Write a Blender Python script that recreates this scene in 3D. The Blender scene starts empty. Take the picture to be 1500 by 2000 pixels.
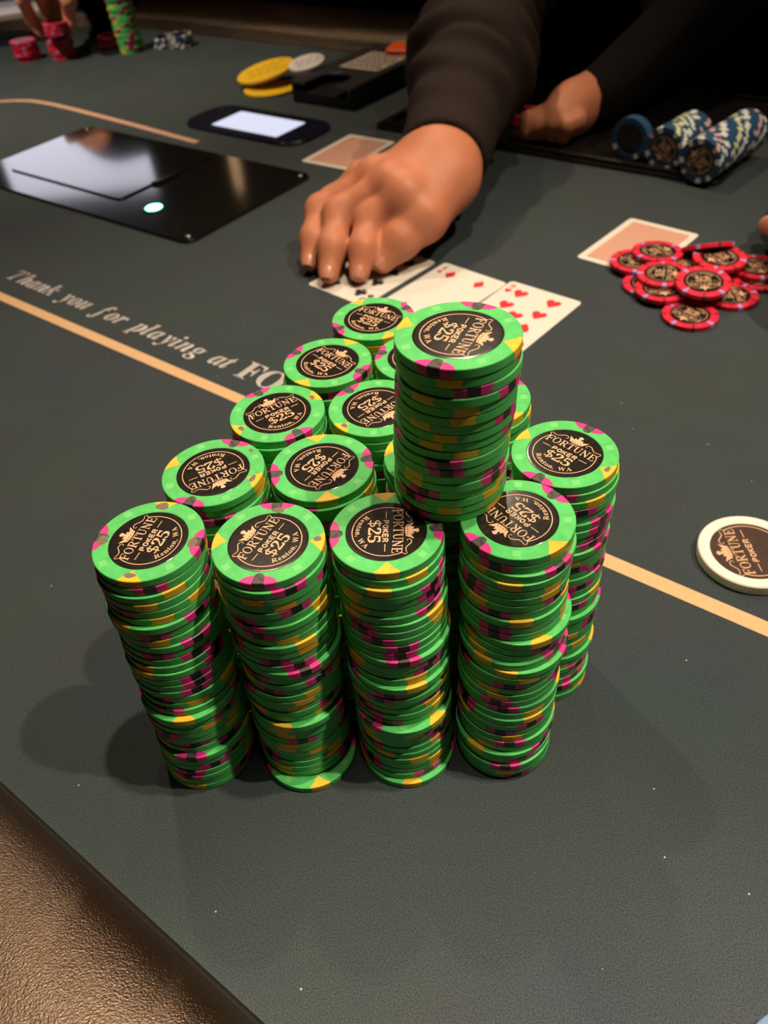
import bpy, bmesh, math, random, json
import numpy as np
from mathutils import Vector, Matrix

# ------------------------------------------------------------------ camera
random.seed(7)
SC = bpy.context.scene
COL = SC.collection
FPX, PITCH, ROLL, CAMZ = 1550.0, 0.756494341, -0.103584021, 0.307622239   # image taken as 1500 x 2000
FW = Vector((0, math.cos(PITCH), -math.sin(PITCH)))
_r0, _u0 = Vector((1, 0, 0)), Vector((0, math.sin(PITCH), math.cos(PITCH)))
RT = _r0 * math.cos(ROLL) + _u0 * math.sin(ROLL)
UP = _u0 * math.cos(ROLL) - _r0 * math.sin(ROLL)
cam_data = bpy.data.cameras.new('camera')
cam = bpy.data.objects.new('camera', cam_data)
COL.objects.link(cam)
M = Matrix((RT, UP, -FW)).transposed().to_4x4()
M.translation = (0, 0, CAMZ)
cam.matrix_world = M
cam_data.sensor_fit = 'VERTICAL'
cam_data.sensor_height = 36.0
cam_data.sensor_width = 27.0
cam_data.lens = FPX * 36.0 / 2000.0
cam_data.clip_start = 0.01
cam_data.clip_end = 30
cam_data.dof.use_dof = True
cam_data.dof.focus_distance = 0.285
cam_data.dof.aperture_fstop = 14.0
SC.camera = cam

# ------------------------------------------------------------------ world, lights, exposure
SC.view_settings.view_transform = 'Standard'
SC.view_settings.look = 'None'
SC.view_settings.exposure = 0.0
SC.view_settings.gamma = 1.0
SC.view_settings.use_curve_mapping = False
wd = bpy.data.worlds.new('world'); SC.world = wd; wd.use_nodes = True
wd.node_tree.nodes['Background'].inputs[0].default_value = (1.0, 0.8, 0.62, 1)
wd.node_tree.nodes['Background'].inputs[1].default_value = 0.02

def spot(name, loc, target, watts, color, size, blend, radius):
    l = bpy.data.lights.new(name, 'SPOT')
    l.energy = watts; l.color = color; l.spot_size = math.radians(size); l.spot_blend = blend
    l.shadow_soft_size = radius
    o = bpy.data.objects.new(name, l); COL.objects.link(o)
    o.location = loc
    o.rotation_euler = (Vector(target) - Vector(loc)).to_track_quat('-Z', 'Y').to_euler()
    return o
WARM = (1.0, 0.80, 0.57)
spot('downlight_a', (0.34, 0.32, 1.78), (0.02, 0.24, 0), 88, WARM, 51, 1.0, 0.022)
spot('downlight_b', (0.88, 0.09, 1.70), (0.24, 0.18, 0), 98, WARM, 56, 1.0, 0.022)
spot('downlight_c', (-0.30, 1.24, 1.62), (-0.14, 0.40, 0), 48, (1.0, 0.74, 0.48), 82, 0.6, 0.03)
spot('downlight_d', (0.03, 0.19, 1.66), (0.02, -0.12, 0), 200, WARM, 22, 1.0, 0.03)
spot('downlight_e', (0.30, 1.95, 1.62), (0.02, 0.24, 0), 26, WARM, 30, 0.8, 0.04)
spot('downlight_f', (-1.05, 0.85, 1.62), (-0.44, 1.26, 0), 125, WARM, 31, 0.95, 0.03)

# ------------------------------------------------------------------ helpers
def at(px, py, z=0.0):
    """world point where the photograph's pixel ray meets the level z (table top is z = 0)"""
    d = FW + RT * ((px - 750) / FPX) - UP * ((py - 1000) / FPX)
    t = (z - CAMZ) / d.z
    return Vector((0, 0, CAMZ)) + d * t

TD, TN = Vector((0.760, -0.650)), Vector((0.650, 0.760))     # table frame: along the long side, across it
def T(s, n, z=0.0):
    return Vector((TD.x * s + TN.x * n, TD.y * s + TN.y * n, z))
TANG = math.atan2(TD.y, TD.x)

def tag(o, label=None, cat=None, group=None, kind=None):
    if label: o['label'] = label
    if cat: o['category'] = cat
    if group: o['group'] = group
    if kind: o['kind'] = kind
    return o
def link(name, me, parent=None, loc=(0, 0, 0), rot=(0, 0, 0)):
    o = bpy.data.objects.new(name, me); COL.objects.link(o)
    o.location = loc; o.rotation_euler = rot
    if parent: o.parent = parent
    return o
def empty(name, loc=(0, 0, 0), rot=(0, 0, 0)):
    return link(name, None, None, loc, rot)
def mesh(name, v, f, mats, idx=None, smooth=False):
    me = bpy.data.meshes.new(name)
    me.from_pydata([tuple(p) for p in v], [], f)
    for m in (mats if isinstance(mats, (list, tuple)) else [mats]): me.materials.append(m)
    if idx is not None: me.polygons.foreach_set('material_index', idx)
    if smooth: me.polygons.foreach_set('use_smooth', [True] * len(me.polygons))
    me.update()
    return me
def bevel_box(name, sx, sy, sz, b, mat, seg=2, z0=0.0):
    bm = bmesh.new()
    bmesh.ops.create_cube(bm, size=1)
    bmesh.ops.scale(bm, vec=(sx, sy, sz), verts=bm.verts)
    bmesh.ops.translate(bm, vec=(0, 0, sz / 2 + z0), verts=bm.verts)
    bmesh.ops.bevel(bm, geom=bm.edges[:] , offset=b, segments=seg, affect='EDGES', profile=0.5)
    me = bpy.data.meshes.new(name); bm.to_mesh(me); bm.free(); me.materials.append(mat)
    return me
def rounded(w, h, r, k=5):
    pts = []
    for cx, cy, a0 in ((w/2-r, h/2-r, 0), (-w/2+r, h/2-r, 90), (-w/2+r, -h/2+r, 180), (w/2-r, -h/2+r, 270)):
        for i in range(k + 1):
            a = math.radians(a0 + 90 * i / k); pts.append((cx + r * math.cos(a), cy + r * math.sin(a)))
    return pts
def prism(name, pts, z0, z1, mat, bev=0.0):
    """extruded outline (counter-clockwise) with an optional chamfer on its upper edge"""
    n = len(pts); v = []; f = []
    rings = [(0, z0), (0, z1 - bev)] + ([(bev, z1)] if bev else [])
    if not bev: rings = [(0, z0), (0, z1)]
    nor = []
    for i in range(n):
        a, b, c = Vector(pts[i-1]), Vector(pts[i]), Vector(pts[(i+1) % n])
        e = ((b - a).normalized() + (c - b).normalized())
        e = e.normalized() if e.length > 1e-9 else Vector((1, 0))
        nor.append(Vector((-e.y, e.x)))
    for off, z in rings:
        for i in range(n):
            p = Vector(pts[i]) + nor[i] * off; v.append((p.x, p.y, z))
    for k in range(len(rings) - 1):
        for i in range(n):
            j = (i + 1) % n; f.append((k*n+i, k*n+j, (k+1)*n+j, (k+1)*n+i))
    f.append(tuple(range(n))[::-1]); f.append(tuple((len(rings)-1)*n + i for i in range(n)))
    return mesh(name, v, f, mat)
def lathe(profile, seg):
    v = []; f = []
    m = len(profile)
    for i in range(seg):
        a = 2 * math.pi * i / seg; c, s = math.cos(a), math.sin(a)
        for r, z in profile: v.append((r * c, r * s, z))
    for i in range(seg):
        j = (i + 1) % seg
        for k in range(m - 1): f.append((i*m+k, j*m+k, j*m+k+1, i*m+k+1))
    f.append(tuple(i*m for i in range(seg))[::-1]); f.append(tuple(i*m+m-1 for i in range(seg)))
    return v, f
def fill2d(name, loops, mat, z=0.0, offset=0.0, thick=0.0):
    """flat print: closed outlines filled (holes kept), as a mesh"""
    cu = bpy.data.curves.new(name, 'CURVE'); cu.dimensions = '2D'; cu.fill_mode = 'BOTH' if thick else 'FRONT'
    cu.offset = offset; cu.extrude = thick
    for L in loops:
        sp = cu.splines.new('POLY'); sp.points.add(len(L) - 1)
        for p, q in zip(sp.points, L): p.co = (q[0], q[1], 0, 1)
        sp.use_cyclic_u = True
    o = bpy.data.objects.new(name, cu); COL.objects.link(o)
    bpy.context.view_layer.update()
    me = bpy.data.meshes.new_from_object(o.evaluated_get(bpy.context.evaluated_depsgraph_get()))
    bpy.data.objects.remove(o); bpy.data.curves.remove(cu)
    me.name = name; me.transform(Matrix.Translation((0, 0, z)))
    me.materials.clear(); me.materials.append(mat)
    return me
def join(name, meshes, mats=None):
    bm = bmesh.new(); slots = []
    for me in meshes:
        base = len(bm.faces); bm.from_mesh(me); bm.faces.ensure_lookup_table()
        mm = me.materials[0]
        if mm not in slots: slots.append(mm)
        if len(me.materials) == 1:
            for fc in bm.faces[base:]: fc.material_index = slots.index(mm)
    out = bpy.data.meshes.new(name); bm.to_mesh(out); bm.free()
    for m in slots: out.materials.append(m)
    return out
def ribbon(pts, w):
    """outline of a stroke along pts, w may be a list"""
    n = len(pts); L, R = [], []
    for i in range(n):
        a = Vector(pts[max(i-1, 0)]); b = Vector(pts[min(i+1, n-1)]); t = (b - a).normalized(); nn = Vector((-t.y, t.x))
        ww = (w[i] if isinstance(w, list) else w) / 2
        p = Vector(pts[i]); L.append(tuple(p + nn * ww)); R.append(tuple(p - nn * ww))
    return L + R[::-1]

GL = json.loads('''{"b$":[[[170,-39],[170,33],[133,35],[98,39],[66,46],[42,55],[42,112],[68,102],[100,93],[135,87],[170,85],[170,220],[130,233],[97,249],[73,266],[49,299],[42,341],[50,385],[76,419],[102,435],[133,446],[170,451],[170,510],[213,510],[213,451],[247,449],[278,444],[331,426],[313,377],[266,392],[213,400],[213,265],[254,252],[287,238],[313,222],[331,202],[343,178],[347,148],[338,105],[312,72],[285,55],[252,43],[213,36],[213,-39]],[[170,280],[170,399],[138,393],[117,382],[104,366],[99,346],[103,322],[115,305],[136,291]],[[213,88],[247,95],[271,106],[284,123],[289,144],[285,166],[273,182],[250,195],[213,206]]],"b,":[[[28,-87],[47,-3],[61,78],[124,78],[129,71],[118,33],[104,-8],[71,-87]]],"b0":[[[188,-7],[150,-3],[118,7],[91,24],[69,48],[51,76],[39,111],[30,150],[25,193],[23,241],[25,289],[30,332],[39,371],[51,405],[69,433],[91,456],[118,473],[150,483],[189,486],[225,483],[257,473],[283,456],[305,433],[322,405],[336,370],[345,331],[351,288],[353,240],[351,193],[345,150],[336,110],[322,76],[305,47],[283,24],[256,7],[225,-3]],[[188,37],[219,50],[237,91],[243,131],[247,181],[248,240],[247,300],[243,349],[237,390],[219,429],[189,443],[157,429],[139,390],[132,349],[128,300],[127,240],[128,181],[132,131],[139,91],[157,50]]],"b1":[[[65,0],[65,36],[120,36],[135,38],[146,45],[152,58],[154,79],[154,416],[108,365],[87,351],[67,346],[52,349],[40,359],[31,375],[28,396],[74,412],[101,426],[132,447],[179,482],[254,482],[254,79],[261,47],[271,38],[288,36],[343,36],[343,0]]],"b2":[[[24,0],[24,69],[123,171],[148,198],[170,223],[187,245],[206,277],[218,307],[224,338],[226,371],[223,405],[212,427],[196,441],[174,445],[145,438],[126,416],[116,380],[112,329],[77,333],[50,344],[32,365],[26,396],[30,419],[43,441],[63,459],[92,474],[129,483],[174,486],[220,483],[258,473],[288,456],[310,434],[323,407],[328,375],[326,352],[319,329],[308,306],[291,281],[268,252],[238,220],[154,138],[87,74],[244,74],[263,77],[279,86],[292,101],[300,120],[305,141],[345,141],[341,0]]],"b4":[[[121,0],[121,36],[140,36],[161,38],[179,44],[191,58],[195,84],[195,125],[9,125],[9,166],[199,480],[293,480],[293,169],[363,169],[363,125],[293,125],[293,84],[297,58],[309,44],[327,38],[348,36],[357,36],[357,0]],[[56,169],[195,169],[195,287],[196,351],[199,416],[189,394],[174,366],[158,338],[146,319]]],"b5":[[[165,-7],[119,-4],[84,5],[58,18],[40,35],[30,54],[27,75],[31,95],[42,109],[59,118],[81,121],[88,83],[97,66],[111,52],[130,43],[154,40],[176,43],[195,50],[212,63],[226,83],[234,111],[237,148],[231,192],[213,223],[184,241],[146,247],[103,243],[71,235],[40,247],[62,480],[316,480],[319,357],[281,357],[275,380],[267,399],[244,406],[105,406],[94,281],[126,288],[168,291],[216,287],[258,276],[293,256],[319,228],[335,192],[340,148],[336,108],[324,75],[306,48],[282,27],[255,12],[226,1],[195,-5]]],"b8":[[[183,-7],[148,-5],[118,1],[91,11],[60,31],[38,57],[25,88],[20,122],[27,162],[47,193],[79,219],[119,242],[83,267],[57,296],[41,327],[36,364],[39,395],[50,423],[70,449],[99,469],[125,478],[156,484],[191,486],[235,483],[271,471],[299,453],[318,429],[330,401],[334,369],[328,333],[310,305],[281,282],[244,260],[280,240],[309,220],[330,199],[349,166],[355,127],[350,88],[335,55],[310,29],[276,9],[234,-3]],[[203,283],[224,298],[239,317],[247,340],[250,370],[243,407],[234,423],[222,436],[206,444],[187,447],[163,442],[145,426],[134,402],[130,372],[135,341],[149,318],[172,300]],[[187,32],[218,37],[241,55],[257,82],[262,116],[256,146],[239,170],[208,192],[164,216],[143,199],[126,178],[115,152],[111,120],[116,84],[132,56],[156,38]]],"b9":[[[152,-7],[116,-4],[88,4],[67,17],[53,33],[45,51],[42,69],[50,94],[75,107],[87,80],[103,56],[126,41],[156,36],[205,57],[237,122],[251,230],[234,212],[212,198],[186,188],[155,185],[119,189],[87,201],[60,220],[40,248],[28,282],[24,324],[28,369],[42,409],[64,441],[95,466],[133,481],[177,486],[223,480],[264,463],[287,444],[307,420],[323,390],[335,353],[343,310],[345,261],[344,225],[340,190],[334,157],[326,126],[315,97],[301,72],[274,39],[241,14],[215,3],[185,-4]],[[184,233],[206,236],[224,245],[239,260],[251,278],[248,330],[242,372],[231,403],[209,432],[181,441],[156,434],[137,413],[125,377],[121,328],[128,275],[149,244]]],"bA":[[[-9,0],[-9,18],[9,21],[24,30],[36,47],[49,75],[206,466],[224,465],[384,87],[399,55],[411,34],[425,22],[443,18],[443,0],[229,0],[229,18],[270,25],[283,46],[273,81],[253,132],[103,132],[79,71],[76,59],[75,48],[87,26],[124,18],[128,18],[128,0]],[[113,161],[242,161],[177,319]]],"bE":[[[14,0],[14,17],[44,20],[62,30],[72,48],[75,78],[75,369],[72,405],[62,425],[44,435],[16,439],[16,455],[399,455],[399,320],[383,320],[375,357],[361,386],[340,406],[312,420],[276,428],[232,430],[200,428],[186,417],[183,388],[183,246],[193,246],[232,252],[259,269],[277,300],[288,345],[304,345],[304,118],[287,118],[282,154],[273,181],[259,201],[241,213],[216,220],[185,222],[183,222],[183,67],[185,47],[192,35],[206,29],[230,28],[276,30],[313,39],[345,53],[371,75],[393,105],[411,143],[430,143],[402,0]]],"bF":[[[15,0],[15,17],[45,23],[62,34],[72,53],[75,84],[75,375],[71,405],[61,423],[43,433],[14,439],[14,455],[394,455],[394,320],[377,320],[369,357],[355,385],[336,406],[310,420],[275,428],[230,431],[200,429],[186,421],[182,398],[182,247],[190,247],[229,253],[256,270],[274,301],[284,347],[302,347],[302,118],[285,118],[274,168],[257,200],[229,218],[189,224],[182,224],[182,81],[188,43],[196,31],[210,24],[229,19],[257,17],[257,0]]],"bK":[[[16,0],[16,17],[45,22],[63,32],[72,50],[75,81],[75,379],[72,406],[63,424],[45,434],[17,439],[17,455],[242,455],[242,439],[205,432],[187,415],[183,379],[183,234],[321,373],[342,398],[349,418],[334,434],[291,439],[291,455],[486,455],[486,439],[477,439],[436,430],[392,404],[345,361],[271,285],[463,46],[487,25],[519,17],[519,0],[281,0],[281,17],[306,18],[322,21],[334,34],[329,47],[316,66],[199,214],[183,198],[183,81],[186,50],[195,32],[213,22],[242,17],[242,0]]],"bN":[[[403,-11],[107,350],[107,79],[110,49],[119,31],[136,21],[167,17],[167,0],[18,0],[18,17],[54,23],[71,41],[76,79],[76,388],[36,433],[18,439],[18,455],[156,455],[391,169],[391,377],[386,414],[369,431],[331,439],[331,455],[480,455],[480,439],[450,434],[433,425],[425,407],[422,377],[422,-11]]],"bO":[[[261,-11],[228,-9],[198,-3],[169,7],[129,29],[94,58],[75,81],[58,106],[45,134],[35,163],[29,195],[28,228],[29,260],[35,292],[45,321],[58,349],[75,374],[95,397],[117,417],[143,434],[170,448],[200,458],[232,464],[265,466],[298,464],[328,458],[357,448],[397,427],[431,399],[451,376],[467,351],[481,323],[490,293],[496,261],[498,228],[496,195],[490,163],[481,134],[467,106],[450,81],[430,58],[408,38],[383,21],[355,7],[325,-3],[294,-9]],[[265,12],[328,36],[367,108],[379,228],[376,293],[365,346],[348,389],[324,419],[294,437],[260,443],[196,419],[158,347],[145,228],[149,163],[159,109],[177,67],[201,37],[230,18]]],"bP":[[[15,0],[15,17],[45,22],[62,32],[72,50],[75,81],[75,379],[71,406],[62,424],[44,434],[16,439],[16,455],[214,455],[265,454],[306,449],[336,440],[366,422],[390,398],[404,367],[409,332],[404,296],[390,266],[367,240],[334,221],[292,209],[242,206],[182,206],[182,81],[185,50],[194,32],[212,22],[242,17],[242,0]],[[182,230],[201,230],[244,235],[272,253],[287,283],[292,329],[288,375],[275,406],[252,425],[216,431],[189,424],[182,398]]],"bR":[[[15,0],[15,17],[45,22],[62,32],[72,50],[75,81],[75,379],[71,406],[62,424],[44,434],[16,439],[16,455],[217,455],[278,452],[329,442],[367,426],[395,403],[412,372],[417,334],[406,285],[372,248],[315,224],[432,50],[452,26],[478,17],[480,17],[480,0],[338,0],[201,212],[182,212],[182,81],[185,50],[194,32],[212,22],[242,17],[242,0]],[[182,234],[203,234],[249,240],[280,258],[298,290],[304,336],[295,389],[268,421],[224,431],[202,429],[190,422],[184,409],[182,385]]],"bT":[[[92,0],[92,17],[123,21],[142,31],[152,50],[156,81],[156,433],[149,433],[102,426],[65,403],[47,380],[35,352],[29,318],[11,318],[11,455],[410,455],[410,317],[394,317],[375,382],[333,420],[269,433],[263,433],[263,81],[267,49],[276,30],[296,21],[328,17],[328,0]]],"bU":[[[248,-13],[192,-8],[147,6],[114,29],[91,61],[78,103],[73,155],[73,379],[70,406],[61,424],[43,434],[15,439],[15,455],[240,455],[240,439],[202,432],[185,415],[181,379],[181,140],[183,104],[191,74],[203,51],[232,29],[275,22],[340,37],[379,83],[392,159],[392,378],[389,406],[379,423],[360,433],[328,439],[328,455],[474,455],[474,439],[448,432],[433,421],[425,404],[422,378],[422,181],[418,118],[403,69],[380,32],[346,7],[302,-8]]],"bW":[[[171,-11],[32,393],[15,427],[3,435],[-15,439],[-15,455],[181,455],[181,439],[150,432],[140,410],[148,373],[223,153],[301,353],[286,399],[278,418],[267,429],[252,435],[229,439],[229,455],[439,455],[439,439],[404,432],[393,412],[399,386],[474,166],[541,369],[549,406],[546,421],[538,430],[503,439],[503,455],[624,455],[624,439],[607,433],[594,421],[575,379],[446,-11],[428,-11],[316,309],[190,-11]]],"be":[[[154,-10],[117,-5],[85,10],[58,35],[37,69],[27,95],[21,125],[19,157],[24,201],[38,240],[59,273],[87,298],[120,313],[157,318],[193,314],[224,301],[249,280],[268,251],[279,216],[283,173],[283,166],[117,166],[127,97],[154,56],[199,42],[237,53],[270,86],[285,73],[248,27],[205,-1]],[[116,192],[201,192],[201,215],[199,252],[193,277],[181,292],[161,297],[136,286],[121,255],[116,203]]],"bn":[[[18,0],[18,16],[35,19],[45,26],[51,37],[52,56],[52,253],[46,284],[36,291],[19,294],[19,310],[148,310],[148,267],[175,296],[207,313],[243,318],[292,306],[321,271],[330,212],[330,56],[337,26],[347,19],[363,16],[363,0],[202,0],[202,16],[207,16],[228,26],[235,56],[235,217],[234,241],[229,258],[219,268],[203,271],[173,262],[148,235],[148,56],[154,26],[164,19],[180,16],[180,0]]],"bo":[[[169,-10],[127,-5],[90,11],[60,37],[38,70],[24,110],[19,154],[24,199],[38,239],[60,272],[90,297],[127,313],[168,318],[209,313],[245,298],[275,273],[298,240],[312,200],[317,154],[312,108],[298,69],[275,36],[245,11],[210,-5]],[[169,11],[193,18],[209,39],[217,81],[220,154],[218,206],[214,245],[208,271],[192,292],[169,299],[144,292],[128,271],[122,245],[118,206],[117,154],[120,82],[128,39],[144,18]]],"bt":[[[124,-9],[89,-4],[66,10],[53,36],[48,71],[48,279],[20,279],[20,300],[46,324],[68,347],[88,369],[112,398],[129,424],[144,424],[144,310],[208,310],[208,279],[144,279],[144,82],[149,51],[168,40],[189,49],[206,75],[222,66],[198,24],[165,-1]]],"iT":[[[44,0],[44,17],[68,20],[86,27],[98,40],[107,60],[205,427],[194,427],[156,421],[120,402],[98,383],[79,359],[64,330],[47,330],[72,451],[437,451],[418,322],[399,322],[386,380],[357,415],[311,426],[306,426],[208,63],[205,46],[208,33],[216,25],[253,17],[253,0]]],"ia":[[[53,-9],[24,-3],[1,14],[-14,40],[-19,73],[-15,109],[-5,147],[11,184],[32,220],[57,251],[84,276],[126,301],[165,310],[198,299],[214,265],[225,303],[297,303],[241,108],[232,74],[228,56],[231,44],[238,40],[259,52],[285,87],[300,78],[265,30],[231,1],[197,-9],[166,2],[155,34],[157,52],[162,75],[137,38],[111,12],[84,-4]],[[93,41],[108,45],[124,56],[139,73],[152,95],[176,147],[192,202],[198,248],[192,272],[172,281],[157,276],[141,264],[125,244],[109,219],[95,190],[83,159],[70,115],[65,81],[72,51]]],"if":[[[-66,-139],[-90,-135],[-108,-124],[-121,-106],[-125,-85],[-123,-70],[-116,-58],[-105,-50],[-91,-48],[-69,-56],[-60,-79],[-65,-97],[-71,-107],[-59,-117],[-46,-113],[-34,-102],[-15,-65],[4,3],[26,104],[60,275],[13,275],[19,303],[66,303],[82,354],[102,396],[126,428],[152,452],[181,465],[212,470],[241,467],[264,456],[277,439],[282,418],[273,391],[247,381],[224,391],[214,413],[220,430],[225,442],[214,449],[195,441],[178,415],[167,387],[156,349],[144,303],[201,303],[197,275],[140,275],[105,113],[93,59],[79,12],[65,-29],[49,-63],[31,-90],[11,-112],[-24,-132]]],"ig":[[[77,-139],[39,-137],[8,-130],[-18,-119],[-43,-95],[-51,-66],[-46,-44],[-31,-25],[-4,-9],[33,5],[6,28],[-3,51],[1,68],[12,83],[30,98],[57,114],[36,130],[20,147],[12,166],[9,189],[14,220],[28,248],[50,273],[79,293],[113,305],[149,310],[183,306],[215,295],[244,277],[302,277],[299,248],[261,248],[263,237],[264,225],[259,192],[244,164],[221,139],[191,120],[157,108],[118,104],[83,106],[70,95],[66,84],[73,72],[93,63],[135,50],[182,32],[201,21],[216,9],[229,-12],[233,-36],[228,-65],[213,-90],[189,-110],[158,-126],[120,-136]],[[116,125],[133,129],[149,142],[164,162],[175,188],[182,216],[185,246],[177,277],[156,287],[138,283],[122,269],[107,247],[96,222],[88,193],[86,164],[94,135]],[[85,-117],[117,-113],[141,-102],[157,-85],[162,-66],[156,-47],[138,-32],[107,-19],[60,-4],[21,-31],[7,-62],[13,-83],[30,-101],[54,-113]]],"ih":[[[210,-9],[176,3],[165,41],[173,84],[194,153],[217,222],[223,246],[220,257],[210,261],[185,252],[159,227],[131,185],[104,130],[81,68],[63,0],[-19,0],[82,374],[88,399],[90,411],[83,428],[58,433],[48,433],[48,451],[110,457],[187,470],[115,197],[139,232],[162,260],[184,282],[217,303],[253,310],[290,297],[303,259],[301,237],[294,207],[282,170],[250,75],[247,65],[246,57],[248,47],[257,43],[276,57],[306,98],[320,89],[284,34],[247,2]]],"ii":[[[132,371],[114,375],[100,384],[90,398],[87,416],[90,433],[100,447],[114,457],[132,460],[149,457],[163,447],[173,433],[176,416],[173,398],[163,384],[149,375]],[[49,-8],[29,-5],[13,5],[4,21],[1,41],[4,64],[10,87],[44,211],[51,237],[53,254],[46,268],[26,273],[19,273],[19,289],[89,299],[150,310],[89,85],[84,55],[95,42],[115,54],[142,90],[155,81],[121,31],[85,2]]],"ik":[[[204,-9],[175,-2],[154,19],[142,46],[131,88],[120,144],[96,126],[63,0],[-19,0],[82,374],[88,399],[90,411],[83,428],[58,433],[48,433],[48,451],[110,457],[187,470],[106,165],[158,206],[191,234],[207,253],[213,267],[206,281],[181,286],[181,304],[318,304],[318,286],[300,282],[284,276],[253,254],[189,201],[201,128],[212,79],[225,51],[240,42],[259,52],[277,83],[292,76],[264,29],[235,0]]],"il":[[[40,-9],[19,-6],[3,3],[-7,19],[-10,40],[-8,61],[-2,85],[77,371],[87,414],[80,428],[58,433],[52,433],[52,450],[99,456],[143,463],[183,470],[79,86],[75,69],[73,54],[83,41],[104,53],[131,89],[144,79],[118,39],[93,12],[68,-4]]],"in":[[[213,-9],[179,3],[168,41],[175,84],[197,153],[220,222],[226,246],[222,257],[213,261],[189,253],[163,229],[136,190],[123,165],[110,137],[97,107],[86,74],[75,38],[66,0],[-14,0],[42,211],[50,240],[52,254],[45,268],[24,273],[18,273],[17,289],[58,295],[102,302],[151,310],[116,193],[141,230],[164,259],[187,281],[220,303],[256,310],[294,297],[306,259],[301,226],[285,170],[248,57],[251,47],[260,43],[279,55],[304,90],[319,80],[291,41],[266,13],[240,-4]]],"io":[[[96,-9],[54,-2],[20,20],[-3,54],[-10,98],[-6,135],[6,172],[24,208],[48,241],[76,269],[107,291],[141,305],[175,310],[221,302],[256,281],[278,247],[285,203],[281,167],[270,130],[252,94],[228,61],[200,33],[168,10],[133,-5]],[[103,13],[119,18],[134,30],[148,50],[162,74],[184,132],[200,191],[206,240],[197,276],[172,288],[157,284],[141,272],[127,253],[113,229],[90,172],[75,111],[69,58],[78,25]]],"ip":[[[-79,-139],[-79,-121],[-51,-114],[-37,-95],[-30,-71],[48,228],[52,253],[44,269],[16,273],[16,290],[85,300],[144,310],[124,242],[159,279],[193,302],[228,310],[257,304],[279,288],[293,261],[298,224],[294,184],[282,143],[263,103],[239,67],[211,36],[180,11],[147,-4],[114,-9],[90,-6],[69,6],[48,-69],[44,-97],[54,-116],[86,-122],[86,-139]],[[102,15],[119,19],[135,31],[151,49],[165,71],[190,125],[207,179],[214,224],[206,252],[187,262],[155,249],[127,209],[103,142],[86,78],[78,38],[84,20]]],"ir":[[[-14,0],[42,211],[50,240],[52,254],[45,268],[24,273],[18,273],[17,289],[58,295],[102,302],[151,310],[114,189],[144,243],[171,280],[197,302],[222,310],[250,298],[259,265],[257,245],[249,230],[236,221],[220,218],[202,223],[186,238],[180,241],[157,225],[127,175],[110,139],[95,97],[85,67],[75,35],[66,0]]],"it":[[[30,-9],[-4,3],[-15,39],[-14,52],[-11,70],[45,273],[13,273],[13,297],[58,319],[98,353],[134,398],[162,398],[134,300],[187,300],[179,273],[126,273],[77,103],[70,77],[67,56],[70,45],[77,41],[98,54],[128,95],[144,85],[116,44],[88,14],[60,-3]]],"iu":[[[46,-9],[8,3],[-5,41],[0,75],[15,130],[38,211],[46,254],[39,268],[19,273],[13,273],[12,289],[73,298],[146,310],[81,79],[76,53],[79,43],[89,40],[113,48],[138,72],[167,113],[194,167],[217,230],[236,301],[316,301],[279,168],[258,87],[251,57],[254,48],[261,44],[280,56],[292,70],[306,91],[321,81],[293,42],[268,13],[242,-4],[215,-9],[196,-6],[182,4],[172,19],[169,40],[181,103],[158,68],[136,40],[114,18],[81,-3]]],"iy":[[[-30,-140],[-51,-137],[-66,-129],[-77,-115],[-80,-99],[-77,-84],[-69,-72],[-56,-64],[-41,-61],[-26,-64],[-8,-73],[20,-85],[38,-77],[58,-56],[76,-30],[83,-6],[79,30],[70,90],[58,156],[44,213],[33,251],[24,269],[14,275],[-1,277],[-9,276],[-9,294],[22,298],[48,304],[85,310],[99,296],[112,254],[127,181],[148,75],[179,136],[198,181],[205,211],[200,225],[187,238],[173,252],[168,269],[171,285],[179,298],[193,307],[210,310],[227,307],[240,298],[248,284],[251,265],[248,245],[241,219],[214,152],[195,113],[174,74],[159,47],[143,21],[126,-5],[100,-41],[74,-74],[47,-101],[20,-122],[-5,-136]]]}''')
ADV = {' ': 250, ',': 190, '$': 385, 'W': 640}
def glyph(c, style):
    return GL[style + c]
def text_loops(s, style, size, x0=0.0, y0=0.0, sx=1.0, track=0.0):
    """set a line of text; returns outlines and its end x"""
    out = []; x = x0
    for c in s:
        if c == ' ': x += 0.25 * size * sx; continue
        g = glyph(c, style)
        lo = min(p[0] for l in g for p in l); hi = max(p[0] for l in g for p in l)
        for l in g: out.append([(x + (p[0] - lo) * size * sx / 1000, y0 + p[1] * size / 1000) for p in l])
        x += ((hi - lo) / 1000 + 0.03) * size * sx + track
    return out, x

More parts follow.
